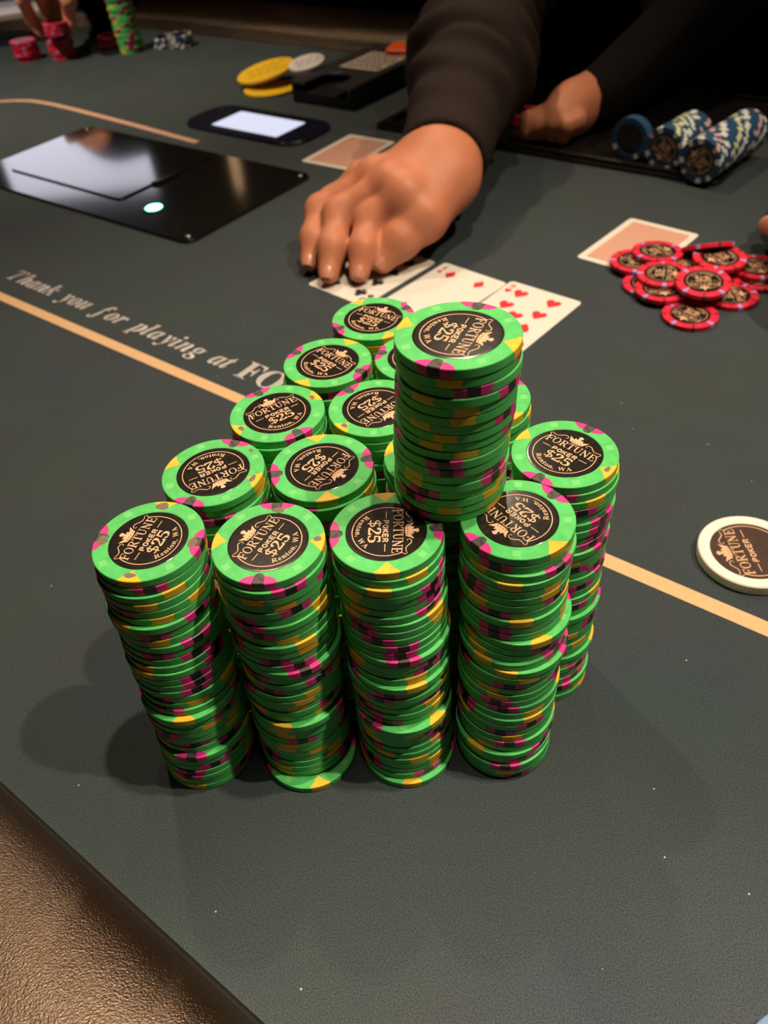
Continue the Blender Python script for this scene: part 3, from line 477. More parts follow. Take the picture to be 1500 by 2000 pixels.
def inlay_print(value, R=0.0138, city=True):
    """crown, FORTUNE, POKER between dashes, value, Renton, WA and the ring, laid out inside radius R"""
    L = []
    def put(s, style, cap, cx, cy, width=None, track=0.0, sx=1.0):
        lo, x = text_loops(s, style, cap / 0.455, 0, 0, sx, track)
        xs = [p[0] for l in lo for p in l]; w = max(xs) - min(xs); k = (width / w) if width else 1.0
        for l in lo: L.append([((p[0] - min(xs) - w / 2) * k + cx, p[1] + cy) for p in l])
    thin = []
    # FORTUNE in thick-and-thin serif strokes
    tk, tn = .17, .075
    FT = dict(F=(.78, [([(.22, .03), (.22, .97)], tk), ([(.04, .965), (.76, .965)], tn), ([(.74, .98), (.77, .74)], tn), ([(.22, .52), (.58, .52)], tn), ([(.58, .66), (.58, .38)], tn), ([(.04, .03), (.42, .03)], tn)]),
              R=(.90, [([(.22, .03), (.22, .97)], tk), ([(.04, .965), (.5, .965), (.66, .91), (.70, .76), (.64, .60), (.5, .52), (.22, .52)], [tn, tn, .10, tk, .10, tn, tn]), ([(.42, .52), (.78, .03)], tk), ([(.70, .03), (.92, .03)], tn), ([(.04, .03), (.40, .03)], tn)]),
              T=(.86, [([(.43, .03), (.43, .97)], tk), ([(.03, .965), (.83, .965)], tn), ([(.05, .98), (.03, .72)], tn), ([(.81, .98), (.83, .72)], tn), ([(.24, .03), (.62, .03)], tn)]),
              U=(.92, [([(.20, .97), (.20, .34), (.27, .12), (.46, .03), (.65, .11), (.73, .32), (.73, .97)], [tk, tk, .13, tn, tn, tn, tn]), ([(.03, .965), (.38, .965)], tn), ([(.58, .965), (.88, .965)], tn)]),
              N=(.98, [([(.18, .03), (.18, .97)], tn), ([(.16, .97), (.78, .03)], tk), ([(.78, .0), (.78, .97)], tn), ([(.03, .03), (.33, .03)], tn), ([(.64, .965), (.94, .965)], tn), ([(.03, .965), (.24, .965)], tn)]),
              E=(.80, [([(.22, .03), (.22, .97)], tk), ([(.04, .965), (.70, .965)], tn), ([(.68, .98), (.71, .76)], tn), ([(.22, .52), (.56, .52)], tn), ([(.56, .64), (.56, .40)], tn), ([(.04, .035), (.74, .035)], tn), ([(.72, .02), (.78, .28)], tn)]))
    strokes = []; x = 0.0
    for c in 'FORTUNE':
        if c == 'O':
            strokes.append(('O', [[(x + .47 + .44 * math.cos(t), .5 + .50 * math.sin(t)) for t in np.linspace(0, 2 * math.pi, 25)[:-1]], [(x + .47 + .29 * math.cos(t), .5 + .44 * math.sin(t)) for t in np.linspace(0, 2 * math.pi, 25)[:-1]]])); x += .98
        else:
            for pts, w in FT[c][1]: strokes.append((c, [ribbon([(x + a, b) for a, b in pts], w)]))
            x += FT[c][0] + .04
    fk = 1.54 / x
    arch = lambda u: .03 * (1 - (u / .77) ** 2)
    for c, lps in strokes:
        q = [[(((a - x / 2) * fk) * R, (.15 + b * .255 + arch((a - x / 2) * fk)) * R) for a, b in l] for l in lps]
        thin.append(q)
    if value:
        put(value, 'b', .30, .0, -.44, width=.78)
    # POKER as plain block strokes
    cap, wd, st = .125, .105, .036
    G = {'P': [[(0, 0), (0, 1)], [(0, 1), (.8, 1), (1, .8), (.8, .5), (0, .5)]],
         'O': [[(.5, 0), (.15, .15), (0, .5), (.15, .85), (.5, 1), (.85, .85), (1, .5), (.85, .15), (.5, 0)]],
         'K': [[(0, 0), (0, 1)], [(0, .45), (1, 1)], [(.25, .6), (1, 0)]],
         'E': [[(0, 0), (0, 1)], [(0, 1), (1, 1)], [(0, .5), (.85, .5)], [(0, 0), (1, 0)]],
         'R': [[(0, 0), (0, 1)], [(0, 1), (.8, 1), (1, .8), (.8, .5), (0, .5)], [(.5, .5), (1, 0)]]}
    pk = []
    for i, c in enumerate('POKER'):
        x = (i - 2) * .158 - wd / 2
        for stq in G[c]: pk.append(ribbon([((x + a * wd) * R, (-.075 + b * cap) * R) for a, b in stq], st * R))
    for sgn in (-1, 1): pk.append(ribbon([(sgn * .45 * R, -.01 * R), (sgn * .70 * R, -.01 * R)], .02 * R))
    # ring, open at the top
    rg = [(.84 * math.cos(math.radians(a)) * R, .84 * math.sin(math.radians(a)) * R) for a in np.linspace(152, 388, 60)]
    pk.append(ribbon(rg, .024 * R))
    # scrolls
    for sg in (-1, 1):
        sc = [(.80, .50), (.76, .53), (.66, .50), (.58, .50), (.50, .56), (.42, .63), (.34, .63), (.29, .59), (.30, .535), (.35, .53)]
        pk.append(ribbon([(sg * a * R, b * R) for a, b in sc], [.010*R, .015*R, .018*R, .021*R, .023*R, .023*R, .021*R, .019*R, .017*R, .009*R]))
        pk.append(ribbon([(sg * .80 * R, .50 * R), (sg * .745 * R, .395 * R)], .017 * R))
    # crown with dots left open
    cr = [(-.20, .50), (-.10, .475), (0, .47), (.10, .475), (.20, .50), (.22, .56), (.30, .70), (.20, .655), (.135, .62), (.115, .70), (.05, .655), (.045, .73), (.075, .775), (.04, .815), (0, .825), (-.04, .815), (-.075, .775), (-.045, .73), (-.05, .655), (-.115, .70), (-.135, .62), (-.20, .655), (-.30, .70), (-.22, .56)]
    holes = [[(cx + .017 * math.cos(a), .535 - .06 * abs(cx) + .017 * math.sin(a)) for a in np.linspace(0, 2 * math.pi, 7)[:-1]] for cx in (-.13, -.045, .045, .13)]
    crown = [[(a * R, b * R) for a, b in cr]] + [[(a * R, b * R) for a, b in hl] for hl in holes]
    arc = []
    if city:
        lo, x = text_loops('Renton, WA', 'b', .135 / .455, 0, 0, 1.06, .008)
        for l in lo:
            q = []
            for a, b in l:
                rr = .755 - b; th = math.radians(272) + (a - x / 2) / .69
                q.append((rr * math.cos(th) * R, rr * math.sin(th) * R))
            arc.append(q)
    z = CT - 0.00008 + 0.00002
    ms = [fill2d('a', q, MAT['copper'], z) for q in thin]
    if L: ms.append(fill2d('b', [[(a * R, b * R) for a, b in l] for l in L], MAT['copper'], z))
    for r_ in pk: ms.append(fill2d('c', [r_], MAT['copper'], z))
    ms.append(fill2d('d', crown, MAT['copper'], z))
    if arc: ms.append(fill2d('e', arc, MAT['copper'], z))
    return join('lettering', ms)
ME_PRINT25 = inlay_print('$25'); ME_PRINT5 = inlay_print('$5')

def smudge(seed, rx, ry):
    rr = random.Random(seed); pts = []
    for i in range(14):
        a = 2 * math.pi * i / 14; k = 0.85 + 0.3 * rr.random(); pts.append((rx * k * math.cos(a), ry * k * math.sin(a)))
    return pts

def new_chip(me, spots, loc, rz, label, group, rot=None, inlay=None, prn=None):
    o = link('poker_chip', me, None, loc, rot or (0, 0, rz))
    tag(o, label, 'chip', group)
    for sm, a in spots:
        link('edge_spot', sm, o, rot=(0, 0, a))
    if prn is not None:
        i = link('inlay', ME_INLAY, o, rot=(0, 0, inlay))
        link('lettering', prn, i)
    return o
GREEN_SPOTS = [(ME_PBP, 0), (ME_PBP, math.pi), (ME_YEL, math.pi / 2), (ME_YEL, -math.pi / 2)]
ONES = ['', 'first', 'second', 'third', 'fourth', 'fifth', 'sixth', 'seventh', 'eighth', 'ninth', 'tenth', 'eleventh', 'twelfth', 'thirteenth', 'fourteenth', 'fifteenth', 'sixteenth', 'seventeenth', 'eighteenth', 'nineteenth']
TENS = {2: ('twentieth', 'twenty'), 3: ('thirtieth', 'thirty'), 4: ('fortieth', 'forty')}
def ordinal(n):
    if n < 20: return ONES[n]
    return TENS[n // 10][0] if n % 10 == 0 else TENS[n // 10][1] + '-' + ONES[n % 10]

NB = 34
def P(*a): return [('P', x) for x in a]
def seq(s):
    out = []
    for w in s.split():
        out.append((w[0], float(w[1:])))
    return out
SEQ = dict(
 A1=seq('Y-.3 P-.28 Y.15 Y-.4 Y.5 Y-.2 P.5 P-.4 Y-.4 P.25 P-.5 P.2 P.65 Y-.8 P.05 P.1 P0 P-.8 Y-.05 Y.75 Y-.4 P.4 Y.05 Y.6 Y.5 P-.35 P.4 Y.85 P.4 P-.1 P-.6 Y.75 P.5 Y-.6'),
 A2=seq('P-.15 P.2 Y-.5 Y.05 P.25 P-.75 Y.75 P-.5 Y-.05 Y.3 Y.3 P-.35 P.1 P.1 Y.65 P.4 Y.8 Y.3 Y.1 Y-.1 P.6 Y.4 P.85 Y-.6 Y-.5 P-.1 P.9 Y-.5 Y.15 P-.85 Y.5 Y-.65 P.8 Y0'),
 A3=seq('Y0 Y.42 Y-.2 P.75 P.65 Y-.6 P.65 Y.72 P-.6 P-.4 P.1 P.02 P.05 P.6 P.5 Y.3 Y.25 P-.25 P-.45 P.6 Y.6 Y.75 P-.35 Y.65 Y.13 P.62 P.75 Y.68 Y-.5 Y.2 Y.6 P-.8 Y-.9 Y0'),
 A4=seq('Y.62 P-.3 P.75 Y-.05 Y.7 P-.75 Y-.6 P-.3 Y.2 P-.3 P-.3 Y.5 P.6 Y-.6 Y-.5 Y-.1 Y.4 P0 Y-.4 Y-.15 P-.2 P-.05 Y.6 Y.55 P.55 P-.05 Y.2 P.1 Y-.35 P.85 Y-.9 P.1 Y.1 P.35'),
 B4=seq('P-.6 P.0 Y.6 P.4 Y-.1 P.8 Y-.6 P.75 P.7 P.9 Y.3 P.4 P.85 Y-.3 P.6 P.2 Y.9 P.5 Y-.2 Y.2 P.9 Y-.5 Y.5 P.0 Y.75 P.2 P-.1 Y.4 P.8 Y.9 P.75 P.4 Y.85 P-.3'),
 T=seq('P-.43 Y-.13 P.23 Y-.58 Y.15 Y.09 Y-.6 Y-.2 Y-.41 Y.23 P-.13 P-.1 Y-.62 Y-.7 P-.5 P-.7 Y-.05 P-.6'),
)
# ledges: chip (counted from the top) standing proud towards the viewer / to the right, in millimetres
LEDGE = dict(
 A1={3: (0, -.7), 7: (-1.0, -1.3), 10: (0, -.6), 14: (-.4, -1.0), 18: (.8, -.3), 21: (.6, -2.4), 22: (.9, -1.4), 26: (.4, .8), 28: (.9, -1.6), 31: (0, -.8)},
 A2={2: (0, -.8), 7: (0, -.6), 10: (0, -.9), 14: (1.9, -1.6), 15: (1.0, -.6), 16: (1.2, -1.0), 18: (0, -.9), 23: (1.0, -1.9), 24: (.6, -1.0), 30: (.3, .4), 34: (1.6, -5.0)},
 A3={2: (0, -.4), 3: (0, -1.1), 8: (.5, -.5), 11: (.4, -.7), 13: (1.0, -1.4), 17: (0, -2.2), 19: (0, -.8), 24: (.3, -2.8), 25: (.4, -1.8), 30: (0, -.8), 34: (.6, -2.3)},
 A4={3: (.8, -.7), 4: (0, -.9), 12: (2.0, -1.3), 14: (.3, -.6), 15: (0, -1.0), 16: (1.4, -2.2), 17: (.6, -1.6), 22: (.6, -.8), 24: (.4, -.9), 28: (.8, -.5), 30: (-.4, -1.2), 32: (-.5, -1.4), 34: (0, -.5)},
 B4={3: (.9, -.3), 6: (.5, -.7), 10: (.8, -1.0), 14: (.6, -.4), 17: (.5, -.8), 20: (1.0, -1.5), 21: (.6, -.8), 27: (.8, -1.0), 32: (.5, -.8), 34: (.5, -.6)},
 T={3: (.6, -.2), 4: (.2, -.6), 6: (0, -.3), 11: (-.7, -.5), 14: (0, -.5)},
)
TOPS = dict(   # centre of top and bottom chip (mm), direction of a yellow spot, direction of the lettering
 A1=((-82.3, 199.4), (-86.1, 188.0), -101.6, 68.8), A2=((-40.3, 192.5), (-43.8, 187.0), -8.3, 57.3), A3=((0, 191.6), (-.4, 181.4), -93.1, -96),
 A4=((44.9, 191.4), (40.6, 179.0), -56.9, 123.5), B4=((68.4, 222.7), (64.7, 213.4), -44.8, -49.3), B1=((-62.6, 233.1), (-64.5, 225.5), -23.8, -154.6),
 B2=((-21.4, 229.3), (-23, 222.5), -84.4, -130.9), B3=((21.5, 229.0), (20.5, 220.5), 160.4, 75.0), C1=((-39.2, 266.6), (-40, 260.0), -150.9, 28.6),
 C2=((1.2, 263.3), (0, 257.5), -142, -142), C3=((44.2, 262.5), (42.5, 255.6), -55, 20), D1=((-17.9, 300.5), (-18.5, 295.0), -125.8, -50.6),
 D2=((22.3, 297.0), (21.2, 291.5), 69.0, -100), E1=((4.4, 334.0), (3.6, 329.5), -69.3, -39.2), T=((27.8, 209.7), (24.6, 212.0), -29.4, -119.7))
PHRASE = dict(A1='leftmost stack of the front row', A2='second stack from left of the front row', A3='third stack from left of the front row',
 A4='rightmost stack of the front row', B4='far right stack behind the front row', B1='leftmost stack of the second row', B2='second stack from left of the second row',
 B3='second-row stack behind the tower', C1='leftmost stack of the third row', C2='middle stack of the third row', C3='third-row stack right of the tower',
 D1='left stack of the fourth row', D2='right stack of the fourth row', E1='single rearmost stack', T='tall tower on top of the front stacks')
hidden = []
def stack(key):
    (tx, ty), (bx, by), ya, ta = TOPS[key]
    n = 18 if key == 'T' else NB
    z0 = NB * PITCHZ if key == 'T' else 0.00005
    rr = random.Random(key); sq = SEQ.get(key); led = LEDGE.get(key, {})
    dev = [0.0, 0.0]
    for i in range(n):
        t = i / (n - 1); k = 1 if key in 'TA2' and False else 1
        cx, cy = tx + (bx - tx) * t, ty + (by - ty) * t
        if i + 1 in led: dev = list(led[i + 1])
        else: dev = [dev[0] * .62, dev[1] * .62]
        jit = 0.22 if sq else 0.45
        x = (cx + dev[0] + (rr.gauss(0, jit) if i else 0)) / 1000; y = (cy + dev[1] + (rr.gauss(0, jit) if i else 0)) / 1000
        z = z0 + (n - 1 - i) * PITCHZ
        pc = math.atan2(-y, -x)
        if i == 0: rz = math.radians(ya) - math.pi / 2
        elif sq:
            kd, s = sq[i]; rz = pc + math.asin(s) - (math.pi / 2 if kd == 'Y' else 0) + rr.uniform(-.03, .03)
        else: rz = rr.uniform(0, 2 * math.pi)
        if not sq and i >= 8: hidden.append((x, y, z, rz)); continue
        if i == 0:
            lab = 'green twenty-five dollar chip capping the ' + PHRASE[key]
            new_chip(ME_GREEN, GREEN_SPOTS, (x, y, z), rz, lab, 'green chips in the pile of stacks', inlay=math.radians(ta) - rz, prn=ME_PRINT25)
        else:
            pos = 'bottom' if i == n - 1 else ordinal(i + 1) + ' from top'
            lab = 'green chip, %s in the %s' % (pos, PHRASE[key])
            new_chip(ME_GREEN, GREEN_SPOTS, (x, y, z), rz, lab, 'green chips in the pile of stacks')
for key in ('A1', 'A2', 'A3', 'A4', 'B4', 'T', 'B1', 'B2', 'B3', 'C1', 'C2', 'C3', 'D1', 'D2', 'E1'): stack(key)
# dark wear marks on the capping chips' spots
def wear_marks():
    tops = {o['label']: o for o in COL.objects if o.get('category') == 'chip' and 'capping' in o.get('label', '')}
    for key, marks in dict(A1=[(-88, 16.9, 1.9, 1.6), (4, 16.4, 2.0, 1.7), (178, 16.3, 1.9, 1.5), (88, 16.8, 1.7, 1.0)], A2=[(176, 15.4, 1.7, 1.2), (94, 17.0, 1.0, 1.2)], C1=[(92, 16.6, 1.3, .9), (-90, 16.4, 1.3, .9)],
                           B1=[(90, 16.7, 1.6, .9), (150, 17.2, .9, .7)], C2=[(90, 16.8, 1.3, .9)], B4=[(92, 17.2, 1.3, .8)]).items():
        o = tops['green twenty-five dollar chip capping the ' + PHRASE[key]]
        for i, (a, r, p, q) in enumerate(marks):
            a = math.radians(a); me = fill2d('wear_mark', [smudge(i * 7 + len(key), p * 1.2 / 1000, q * 1.2 / 1000)], MAT['wear'], CT + 0.00006)
            link('wear_mark', me, o, (r / 1000 * math.cos(a), r / 1000 * math.sin(a), 0), (0, 0, a + math.pi / 2))['label'] = 'grey wear mark'
wear_marks()
# what lies low in the rear stacks, out of sight: one object
def rest():
    seg = 48; v = []; f = []; ix = []
    def slot(a):
        a = (a + math.pi) % math.pi
        d = min(a, math.pi - a) * CR * 1000
        if d < 2.1: return 2
        if d < 6.2: return 1
        if abs(a - math.pi / 2) * CR * 1000 < 4.4: return 3
        return 0
    for x, y, z, rz in hidden:
        b = len(v)
        for zz in (0, CT):
            for i in range(seg): a = 2 * math.pi * i / seg + rz; v.append((x + CR * math.cos(a), y + CR * math.sin(a), z + zz))
        for i in range(seg):
            j = (i + 1) % seg; f.append((b + i, b + j, b + seg + j, b + seg + i)); ix.append(slot(2 * math.pi * (i + .5) / seg))
        f.append(tuple(b + seg + i for i in range(seg))); ix.append(0)
        f.append(tuple(b + i for i in range(seg))[::-1]); ix.append(0)
    o = link('poker_chips', mesh('poker_chips', v, f, [MAT['green'], MAT['pink'], MAT['black'], MAT['yellow']], ix))
    tag(o, 'green chips low in the rear stacks, hidden behind the front row', 'chips', kind='stuff')
rest()

# ------------------------------------------------------------------ red chips in a loose heap, dealer button, stray chip
RED_SPOTS = [(SP_LAV, k * math.pi / 2 + 0.5) for k in range(4)] + [(SP_BLK, k * math.pi / 2 + 0.5 + 0.8) for k in range(4)]
rr = random.Random(3)
# pixel of the face's centre, level in the heap, tilt (degrees, direction), label
HEAP = [((1284, 492), 2, (3, 60), 'red chip at the top left of the loose heap, over the card back'),
        ((1241, 509), 1, (0, 0), 'red chip at the far left of the loose heap, mostly under another'),
        ((1296, 535), 2, (2, 200), 'red chip at the left middle of the loose heap, lying on two others'),
        ((1267, 553), 0, (0, 0), 'red chip lowest at the left side of the loose heap'),
        ((1292, 563), 1, (0, 0), 'red chip under the left middle chip of the loose heap'),
        ((1373, 553), 3, (6, 250), 'red chip tilted towards the viewer in the middle of the loose heap'),
        ((1405, 504), 3, (3, 270), 'red chip highest at the upper right of the loose heap'),
        ((1340, 514), 1, (0, 0), 'red chip nearly buried in the centre of the loose heap'),
        ((1481, 521), 1, (0, 0), 'red chip at the right end of the loose heap, upper of two'),
        ((1480, 541), 0, (0, 0), 'red chip at the right end of the loose heap, lower of two'),
        ((1427, 575), 0, (0, 0), 'red chip at the lower right of the loose heap, half covered'),
        ((1348, 613), 0, (0, 0), 'red chip lying apart in front of the loose heap'),
        ((1383, 484), 2, (31, 88), 'red chip leaning behind the loose heap, showing its edge')]
for (px, py), lv, (tl, td), lab in HEAP:
    p = at(px, py, (lv + 1) * 0.0034); a = math.radians(td)
    M3 = Matrix.Rotation(math.radians(tl), 3, Vector((-math.sin(a), math.cos(a), 0))) @ Matrix.Rotation(rr.uniform(0, 6.28), 3, 'Z')
    lift = CR * math.sin(math.radians(tl)) * 0.6
    if tl > 20: lv = 0; lift = CR * math.sin(math.radians(tl)) + 0.001; p = at(px, py, lift + 0.0017)
    new_chip(ME_RED, RED_SPOTS, (p.x, p.y, 0.0002 + lv * 0.0036 + lift), 0, lab, 'red chips in the loose heap', rot=M3.to_euler(), inlay=rr.uniform(0, 6.28), prn=ME_PRINT5)

def dealer_button():
    o = link('dealer_button', mesh('dealer_button', *lathe([(0.0192, 0.0), (0.0244, 0.0), (0.025, 0.0006), (0.025, 0.0054), (0.0244, 0.006), (0.0198, 0.006), (0.0192, 0.0056)], 96), [MAT['cream']]), None, (0.1813, 0.2641, 0.0001))
    tag(o, 'thick cream disc with a dark printed centre at the right, beside the gold line', 'button')
    fc = link('face', mesh('face', *lathe([(0.001, 0.0050), (0.0193, 0.0050), (0.0193, 0.0056), (0.001, 0.00562)], 72), MAT['btnface']), o)
    pr = inlay_print('', 0.0205, city=False); pr.transform(Matrix.Translation((0, 0, 0.0057 - CT + 0.00012)))
    link('lettering', pr, fc, rot=(0, 0, math.radians(88.6)))
dealer_button()
new_chip(ME_SKY, [(block_spot(MAT['pale'], 2.2, 4), 0.6), (block_spot(MAT['pale'], 2.2, 4), 3.7)], (0.1132, 0.0488, 0.0001), 0.0, 'pale blue chip cut off by the lower right corner', 'stray blue chip')

# ------------------------------------------------------------------ playing cards
CW, CH = 0.0635, 0.0889
HEART = [(0, -.5), (-.25, -.22), (-.46, .05), (-.5, .26), (-.4, .44), (-.22, .5), (-.07, .42), (0, .27), (.07, .42), (.22, .5), (.4, .44), (.5, .26), (.46, .05), (.25, -.22)]
DIAM = [(0, -.55), (-.4, 0), (0, .55), (.4, 0)]
def club_loops():
    L = []
    for cx, cy in ((0, .26), (-.25, -.08), (.25, -.08)): L.append([(cx + .235 * math.cos(a), cy + .235 * math.sin(a)) for a in np.linspace(0, 2 * math.pi, 15)[:-1]])
    L.append([(-.06, .1), (-.05, -.25), (-.2, -.5), (.2, -.5), (.05, -.25), (.06, .1)]); L.append([(-.12, .2), (-.12, -.05), (.12, -.05), (.12, .2)])
    return L
def suit_mesh(kind, size):
    m = MAT['pip_black'] if kind == 'club' else MAT['pip_red']
    LL = club_loops() if kind == 'club' else [HEART if kind == 'heart' else DIAM]
    return join('pip', [fill2d('p', [[(a * size, b * size) for a, b in l]], m, 0.00042) for l in LL])
COLS = {4: [(-1, 0), (1, 0), (-1, 3), (1, 3)], 9: [(s, r) for s in (-1, 1) for r in range(4)] + [(0, 1.5)], 10: [(s, r) for s in (-1, 1) for r in range(4)] + [(0, .5), (0, 2.5)]}
def playing_card(corner, along_w, label, kind=None, value=None, back=False, z=0.0002):
    """corner: far corner on the table; along_w: unit direction of the short far edge; the long edge runs towards the viewer"""
    x = Vector(along_w).normalized(); y = Vector((-x.y, x.x))      # y: towards the far short edge
    c = Vector(corner) + x * CW / 2 - y * CH / 2
    o = link('playing_card', prism('playing_card', rounded(CW, CH, 0.0034, 4), 0, 0.0003, MAT['card']), None, (c.x, c.y, z), (0, 0, math.atan2(x.y, x.x)))
    tag(o, label, 'card')
    if back:
        link('back_print', fill2d('back_print', [rounded(CW - 0.0115, CH - 0.0115, 0.0008, 2)], MAT['cardback'], 0.00042), o)
        bars = []
        for i in range(16):
            xx = -CW / 2 + 0.0075 + i * 0.00325
            bars.append([(xx, -CH/2 + .007), (xx + .0011, -CH/2 + .007), (xx + .0011, CH/2 - .007), (xx, CH/2 - .007)])
        ms = [fill2d('g', [b], MAT['cardline'], 0.00050) for b in bars]
        for i in range(26):
            yy = -CH / 2 + 0.0075 + i * 0.00292
            ms.append(fill2d('g', [[(-CW/2 + .007, yy), (CW/2 - .007, yy), (CW/2 - .007, yy + .0008), (-CW/2 + .007, yy + .0008)]], MAT['cardback'], 0.00056))
        link('back_pattern', join('back_pattern', ms), o)
        return o
    big, small = suit_mesh(kind, 0.0118), suit_mesh(kind, 0.006)
    y0, dy = CH * 0.335, CH * 0.67 / 3
    for sx, r in COLS[value]:
        link('pip', big, o, (sx * 0.0145, y0 - r * dy, 0), (0, 0, 0 if r <= 1.5 else math.pi))
    loops, w = text_loops(str(value), 'b', 0.0135)
    num = fill2d('card_index', [[(a - w / 2, b) for a, b in l] for l in loops], MAT['pip_black'] if kind == 'club' else MAT['pip_red'], 0.00042)
    for sg in (0, math.pi):
        q = Matrix.Rotation(sg, 4, 'Z')
        link('card_index', num, o, q @ Vector((-CW/2 + .0062, CH/2 - .0105, 0)), (0, 0, sg)); link('pip', small, o, q @ Vector((-CW/2 + .0062, CH/2 - .0148, 0)), (0, 0, sg))
    return o
def flop():
    for tl, tr, kind, val, lab in (((736, 474), (861, 516), 'club', 10, 'ten of clubs face up under the dealer\'s fingertips'),
                                   ((868, 513), (993, 555), 'diamond', 4, 'four of diamonds face up between the clubs and the hearts'),
                                   ((998, 549), (1139, 592), 'heart', 9, 'nine of hearts face up, rightmost of the three')):
        a, b = at(*tl), at(*tr); d = (b - a).xy
        playing_card(((a + b) / 2).xy - d.normalized() * CW / 2, d, lab, kind, val)
    a, b = at(1232, 426), at(1362, 458); playing_card(a.xy, (b - a).xy, 'face-down card with salmon back, partly under the red chips', back=True, z=0.00005)
    a, b = at(684, 263), at(785, 280); playing_card(a.xy, (b - a).xy, 'face-down card with salmon back, behind the dealer\'s hand', back=True)
flop()

# ------------------------------------------------------------------ shuffler plate and display let into the cloth
def shuffler():
    c = T(-0.759, 0.5255); w, h = 0.372, 0.179
    t = tag(empty('card_shuffler', (c.x, c.y, 0.0), (0, 0, TANG)), 'glossy black shuffler plate set in the table with a green lit button', 'shuffler')
    link('cover_plate', prism('cover_plate', rounded(w, h, 0.012), 0.0, 0.003, MAT['gloss'], 0.0012), t)
    lid = (-0.905 + .759, -0.712 + .759, 0.472 - .5255, 0.600 - .5255)
    lw, lh = lid[1] - lid[0], lid[3] - lid[2]
    link('lid', prism('lid', rounded(lw, lh, 0.006), 0.003, 0.0048, MAT['gloss'], 0.0008), t, ((lid[0] + lid[1]) / 2, (lid[2] + lid[3]) / 2, 0))
    link('latch', prism('latch', [(-.004, -.016), (.003, -.012), (.004, .016), (-.002, .012)], 0.003, 0.0062, MAT['gloss2'], 0.0006), t, (0.0495, 0.0065, 0))
    b = link('button_ring', mesh('button_ring', *lathe([(0.0065, 0.003), (0.0115, 0.003), (0.0118, 0.0036), (0.011, 0.0042), (0.0085, 0.0042), (0.0065, 0.0036)], 32), MAT['ring'], smooth=True), t, (-0.663 + .759, 0.475 - .5255, 0)); b['label'] = 'dark green ring round the button'
    link('lit_button', mesh('lit_button', *lathe([(0.0082, 0.0036), (0.0082, 0.0044), (0.006, 0.0052), (0.001, 0.0055)], 32), MAT['led'], smooth=True), b)['label'] = 'glowing green button'
    for sx, sy in ((-1, -1), (1, -1), (-1, 1), (1, 1)):
        link('screw_glint', mesh('screw_glint', *lathe([(0.003, 0.003), (0.003, 0.0036), (0.0024, 0.0041), (0.0004, 0.0042)], 14), MAT['metal'], smooth=True), t, (sx * (w/2 - .010), sy * (h/2 - .010), 0))  # steel dots standing in for lamp glints at the plate's corners
shuffler()
def display():
    c = T(-0.742, 0.708)
    t = tag(empty('display_panel', (c.x, c.y, 0.0), (0, 0, TANG)), 'small lit display in a rounded dark navy bezel set in the table', 'display')
    link('bezel', prism('bezel', rounded(0.192, 0.082, 0.028, 7), 0.0, 0.004, MAT['bezel'], 0.0015), t)
    link('screen', prism('screen', rounded(0.106, 0.052, 0.002, 2), 0.0036, 0.0044, MAT['screen'], 0.0002), t, (0.0045, -0.002, 0))['label'] = 'glowing bluish white screen'
    for x, y in ((0.077, 0.016), (-0.078, 0.02)):
        link('speaker_mark', mesh('speaker_mark', *lathe([(0.0015, 0.004), (0.004, 0.004), (0.004, 0.0044), (0.0015, 0.0044)], 14), MAT['blackplastic']), t, (x, y, 0))
    for k in range(2): link('glint_ring', mesh('glint_ring', *lathe([(0.0025, 0.004), (0.0042, 0.004), (0.0042, 0.0046), (0.0025, 0.0046)], 14), MAT['metal']), t, (0.052 + k * 0.012, -0.034, 0))  # paired metal rings shaped to give the bezel's double lamp glint
display()

# ------------------------------------------------------------------ discard holder with discs around it
def discard_box():
    c = T(-0.7135, 0.876)
    W_, L_, H_ = 0.097, 0.160, 0.0255
    t = tag(empty('card_holder', (c.x, c.y, 0.0001), (0, 0, TANG)), 'black plastic card holder box with finger notch and printed sticker on top', 'card holder')
    # lid outline with a finger notch in the near end
    o = [(-W_/2, -L_/2), (-0.024, -L_/2)]
    for i in range(13):
        a = math.pi - math.pi * i / 12; o.append((-0.001 + 0.023 * math.cos(a), -L_/2 + 0.030 + 0.020 * math.sin(a)))
    o += [(0.022, -L_/2), (W_/2, -L_/2), (W_/2, L_/2), (-W_/2, L_/2)]
    link('lid', prism('lid', o, H_ - 0.004, H_, MAT['lidplastic'], 0.0008), t)
    link('body', bevel_box('body', W_ - .001, L_ - .001, 0.0145, 0.002, MAT['blackplastic']), t)
    for sx in (-1, 1): link('side_wall', bevel_box('side_wall', 0.006, L_ - .001, H_ - 0.0042, 0.001, MAT['blackplastic'], 1), t, (sx * (W_/2 - .0035), 0, 0))
    link('end_wall', bevel_box('end_wall', W_ - .001, 0.006, H_ - 0.0042, 0.001, MAT['blackplastic'], 1), t, (0, L_/2 - .0035, 0))
    s = link('sticker', prism('sticker', rounded(0.062, 0.072, 0.002, 2), H_ + 0.00005, H_ + 0.0003, MAT['sticker']), t, (0.006, 0.026, 0)); s['label'] = 'pale paper sticker with lines of small print'
    rq = random.Random(11); ms = []
    for i in range(6):
        y = 0.028 - i * 0.0108; x = -0.027
        while x < 0.024:
            w = rq.uniform(.004, .010); ms.append(fill2d('w', [[(x, y - .0026), (x + w, y - .0026), (x + w, y + .0026), (x, y + .0026)]], MAT['stickerink'], H_ + 0.0004)); x += w + .0022
    link('small_print', join('small_print', ms), s)
    return t
discard_box()
